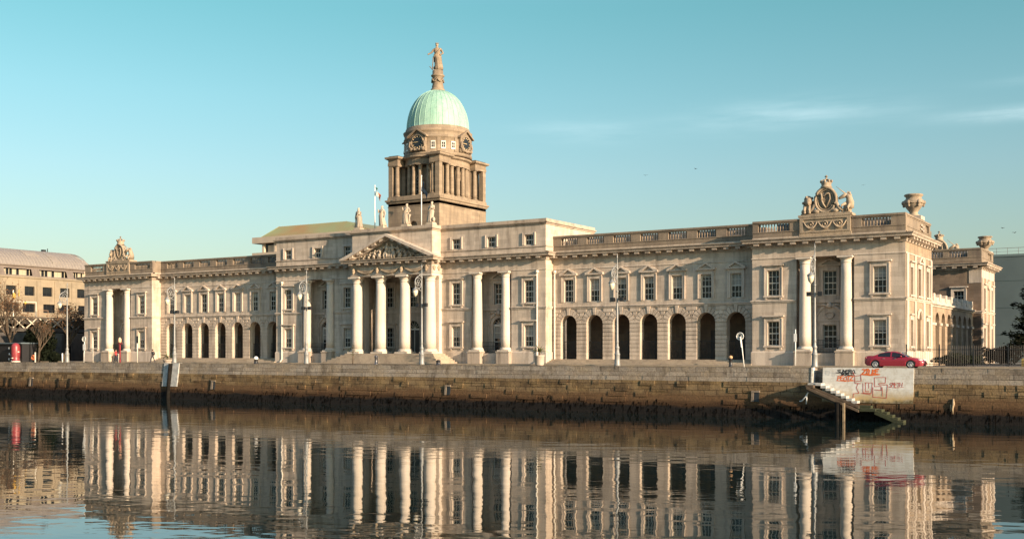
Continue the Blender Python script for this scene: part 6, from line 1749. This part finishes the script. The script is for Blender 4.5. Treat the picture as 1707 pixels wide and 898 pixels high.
# birds
def bird(loc, label, s, rz):
    w = MB(); w.smooth = True
    w.ell((0, 0, 0), (.09 * s, .28 * s, .08 * s), 8, 6); w.ell((0, -.28 * s, .03 * s), (.06 * s, .08 * s, .06 * s), 7, 5)
    w.smooth = False
    for q in (-1, 1):
        w.hexa([(q * .06 * s, -.12 * s, 0), (q * .4 * s, -.16 * s, .16 * s), (q * .4 * s, .06 * s, .16 * s), (q * .06 * s, .12 * s, 0), (q * .06 * s, -.12 * s, .02 * s), (q * .4 * s, -.16 * s, .18 * s), (q * .4 * s, .06 * s, .18 * s), (q * .06 * s, .12 * s, .02 * s)])
        w.hexa([(q * .4 * s, -.16 * s, .16 * s), (q * .8 * s, .02 * s, .06 * s), (q * .78 * s, .08 * s, .06 * s), (q * .4 * s, .06 * s, .16 * s), (q * .4 * s, -.16 * s, .18 * s), (q * .8 * s, .02 * s, .07 * s), (q * .78 * s, .08 * s, .07 * s), (q * .4 * s, .06 * s, .18 * s)])
    w.hexa([(-.05 * s, .2 * s, 0), (.05 * s, .2 * s, 0), (.1 * s, .42 * s, 0), (-.1 * s, .42 * s, 0), (-.05 * s, .2 * s, .02 * s), (.05 * s, .2 * s, .02 * s), (.1 * s, .42 * s, .015 * s), (-.1 * s, .42 * s, .015 * s)])
    o = w.build('bird', plain('dark_bird', (.05, .05, .055), .8)); o.location = loc; o.rotation_euler = (0, 0, rz)
    return tag(o, label, 'bird', 'birds in flight')
bird((3.3, 60, 29.8), 'dark bird in open sky, nearer the dome than the others', .5, .6)
bird((11.9, 60, 30.1), 'dark bird highest in the open sky above the nearer arcade', .5, 1.2)
bird((37.8, 60, 25.5), 'tiny bird just beyond the unicorn horn', .35, .3)
bird((56.4, 60, 18.2), 'bird flying nearest the rear urn, upper of the pair', .5, .9)
bird((57.9, 60, 17.5), 'bird low above the teal wall, lower of the pair', .55, -.6)

# a thing with a single unparted child becomes one mesh object
for r0 in list(COL.objects):
    if r0.type == 'EMPTY' and len(r0.children) == 1 and not r0.children[0].children:
        c = r0.children[0]
        for k in ('label', 'category', 'group'):
            if k in r0: c[k] = r0[k]
        c.parent = None; c.location = r0.location.copy(); c.rotation_euler = r0.rotation_euler.copy(); nm = r0.name
        bpy.data.objects.remove(r0); c.name = nm

# ------------------------------------------------------------------ sky, sun, camera
SUN_EL, SUN_AZ = R(15.5), math.atan2(0.971, -0.239)          # azimuth clockwise from +Y
wd = bpy.data.worlds.new('World'); sc.world = wd; wd.use_nodes = True
nt = wd.node_tree
bg = nt.nodes['Background']
sky = N(nt, 'ShaderNodeTexSky', sky_type='NISHITA'); sky.sun_disc = False; sky.sun_elevation = SUN_EL; sky.sun_rotation = SUN_AZ
sky.air_density = 1.0; sky.dust_density = SKY['dust']; sky.ozone_density = SKY['ozone']
tc = N(nt, 'ShaderNodeTexCoord'); sp = N(nt, 'ShaderNodeSeparateXYZ'); nt.links.new(tc.outputs['Generated'], sp.inputs[0])
def mth(op, a, b=None, c=None):
    x = N(nt, 'ShaderNodeMath', operation=op)
    for i, v in enumerate((a, b, c)):
        if v is None: continue
        if hasattr(v, 'node'): nt.links.new(v, x.inputs[i])
        else: x.inputs[i].default_value = v
    return x.outputs[0]
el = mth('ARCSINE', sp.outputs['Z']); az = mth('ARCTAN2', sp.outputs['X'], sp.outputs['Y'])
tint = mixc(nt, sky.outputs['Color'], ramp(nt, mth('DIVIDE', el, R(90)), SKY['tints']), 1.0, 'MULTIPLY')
cv = N(nt, 'ShaderNodeCombineXYZ'); nt.links.new(az, cv.inputs[0]); nt.links.new(el, cv.inputs[1])
n1 = noise(nt, mapped(nt, cv.outputs[0], (9, 75, 1), (2.3, .4, 0)), 1.0, 7, .62)
n2 = noise(nt, mapped(nt, cv.outputs[0], (3.2, 9, 1), (5.1, 1.7, 0)), 1.0, 3, .5)
def band(src, c, wdt):
    d = mth('DIVIDE', mth('SUBTRACT', src, c), wdt); return mth('POWER', 2.718, mth('MULTIPLY', mth('MULTIPLY', d, d), -1.0))
wob = mth('MULTIPLY_ADD', mth('SUBTRACT', n2, .5), R(1.6), el)
streak1 = mth('MULTIPLY', band(wob, R(11.6), R(.62)), band(az, R(-18.0), R(5.0)))
streak2 = mth('MULTIPLY', band(el, R(11.05), R(.30)), band(az, R(-5.5), R(4.2)))
streak3 = mth('MULTIPLY', band(wob, R(12.6), R(.35)), band(az, R(-3.5), R(4.0)))
streak4 = mth('MULTIPLY', band(wob, R(11.3), R(.5)), band(az, R(-28.5), R(3.0)))
cl = mth('ADD', mth('ADD', mth('MULTIPLY', streak1, .6), mth('MULTIPLY', streak2, 1.5)), mth('ADD', mth('MULTIPLY', streak3, .5), mth('MULTIPLY', streak4, .4)))
r = N(nt, 'ShaderNodeMapRange'); nt.links.new(n1, r.inputs['Value']); r.inputs['From Min'].default_value = .36; r.inputs['From Max'].default_value = .68; r.inputs['To Min'].default_value = .15
cl = mth('MINIMUM', mth('MULTIPLY', mth('MULTIPLY', cl, r.outputs['Result']), SKY['cloud']), .8)
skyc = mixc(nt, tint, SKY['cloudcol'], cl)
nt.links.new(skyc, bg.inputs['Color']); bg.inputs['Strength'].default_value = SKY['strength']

sl_ = bpy.data.lights.new('sun', 'SUN'); sl_.energy = SKY['sun']; sl_.angle = R(.5); sl_.color = SKY['suncol']
so_ = bpy.data.objects.new('sun', sl_); COL.objects.link(so_)
dirv = Vector((0.971 * math.cos(SUN_EL), -0.239 * math.cos(SUN_EL), math.sin(SUN_EL)))
so_.rotation_euler = dirv.to_track_quat('Z', 'Y').to_euler(); so_.location = (150, -60, 80)

cd = bpy.data.cameras.new('camera'); cam = bpy.data.objects.new('camera', cd); COL.objects.link(cam); sc.camera = cam
cam.location = (80.1, -104.0, 1.25); cam.rotation_euler = (R(90), 0, R(31.9))
cd.sensor_width = 36; cd.lens = 36 * 1865 / 1707; cd.shift_y = (588.5 - 449) / 1707; cd.clip_end = 8000; cd.clip_start = .1
sc.view_settings.view_transform = 'Standard'; sc.view_settings.look = 'None'; sc.view_settings.exposure = SKY['exposure']; sc.view_settings.gamma = 1.0
sc.view_settings.use_curve_mapping = False
sc.render.engine = 'CYCLES'; sc.cycles.use_denoising = True; sc.cycles.max_bounces = 6
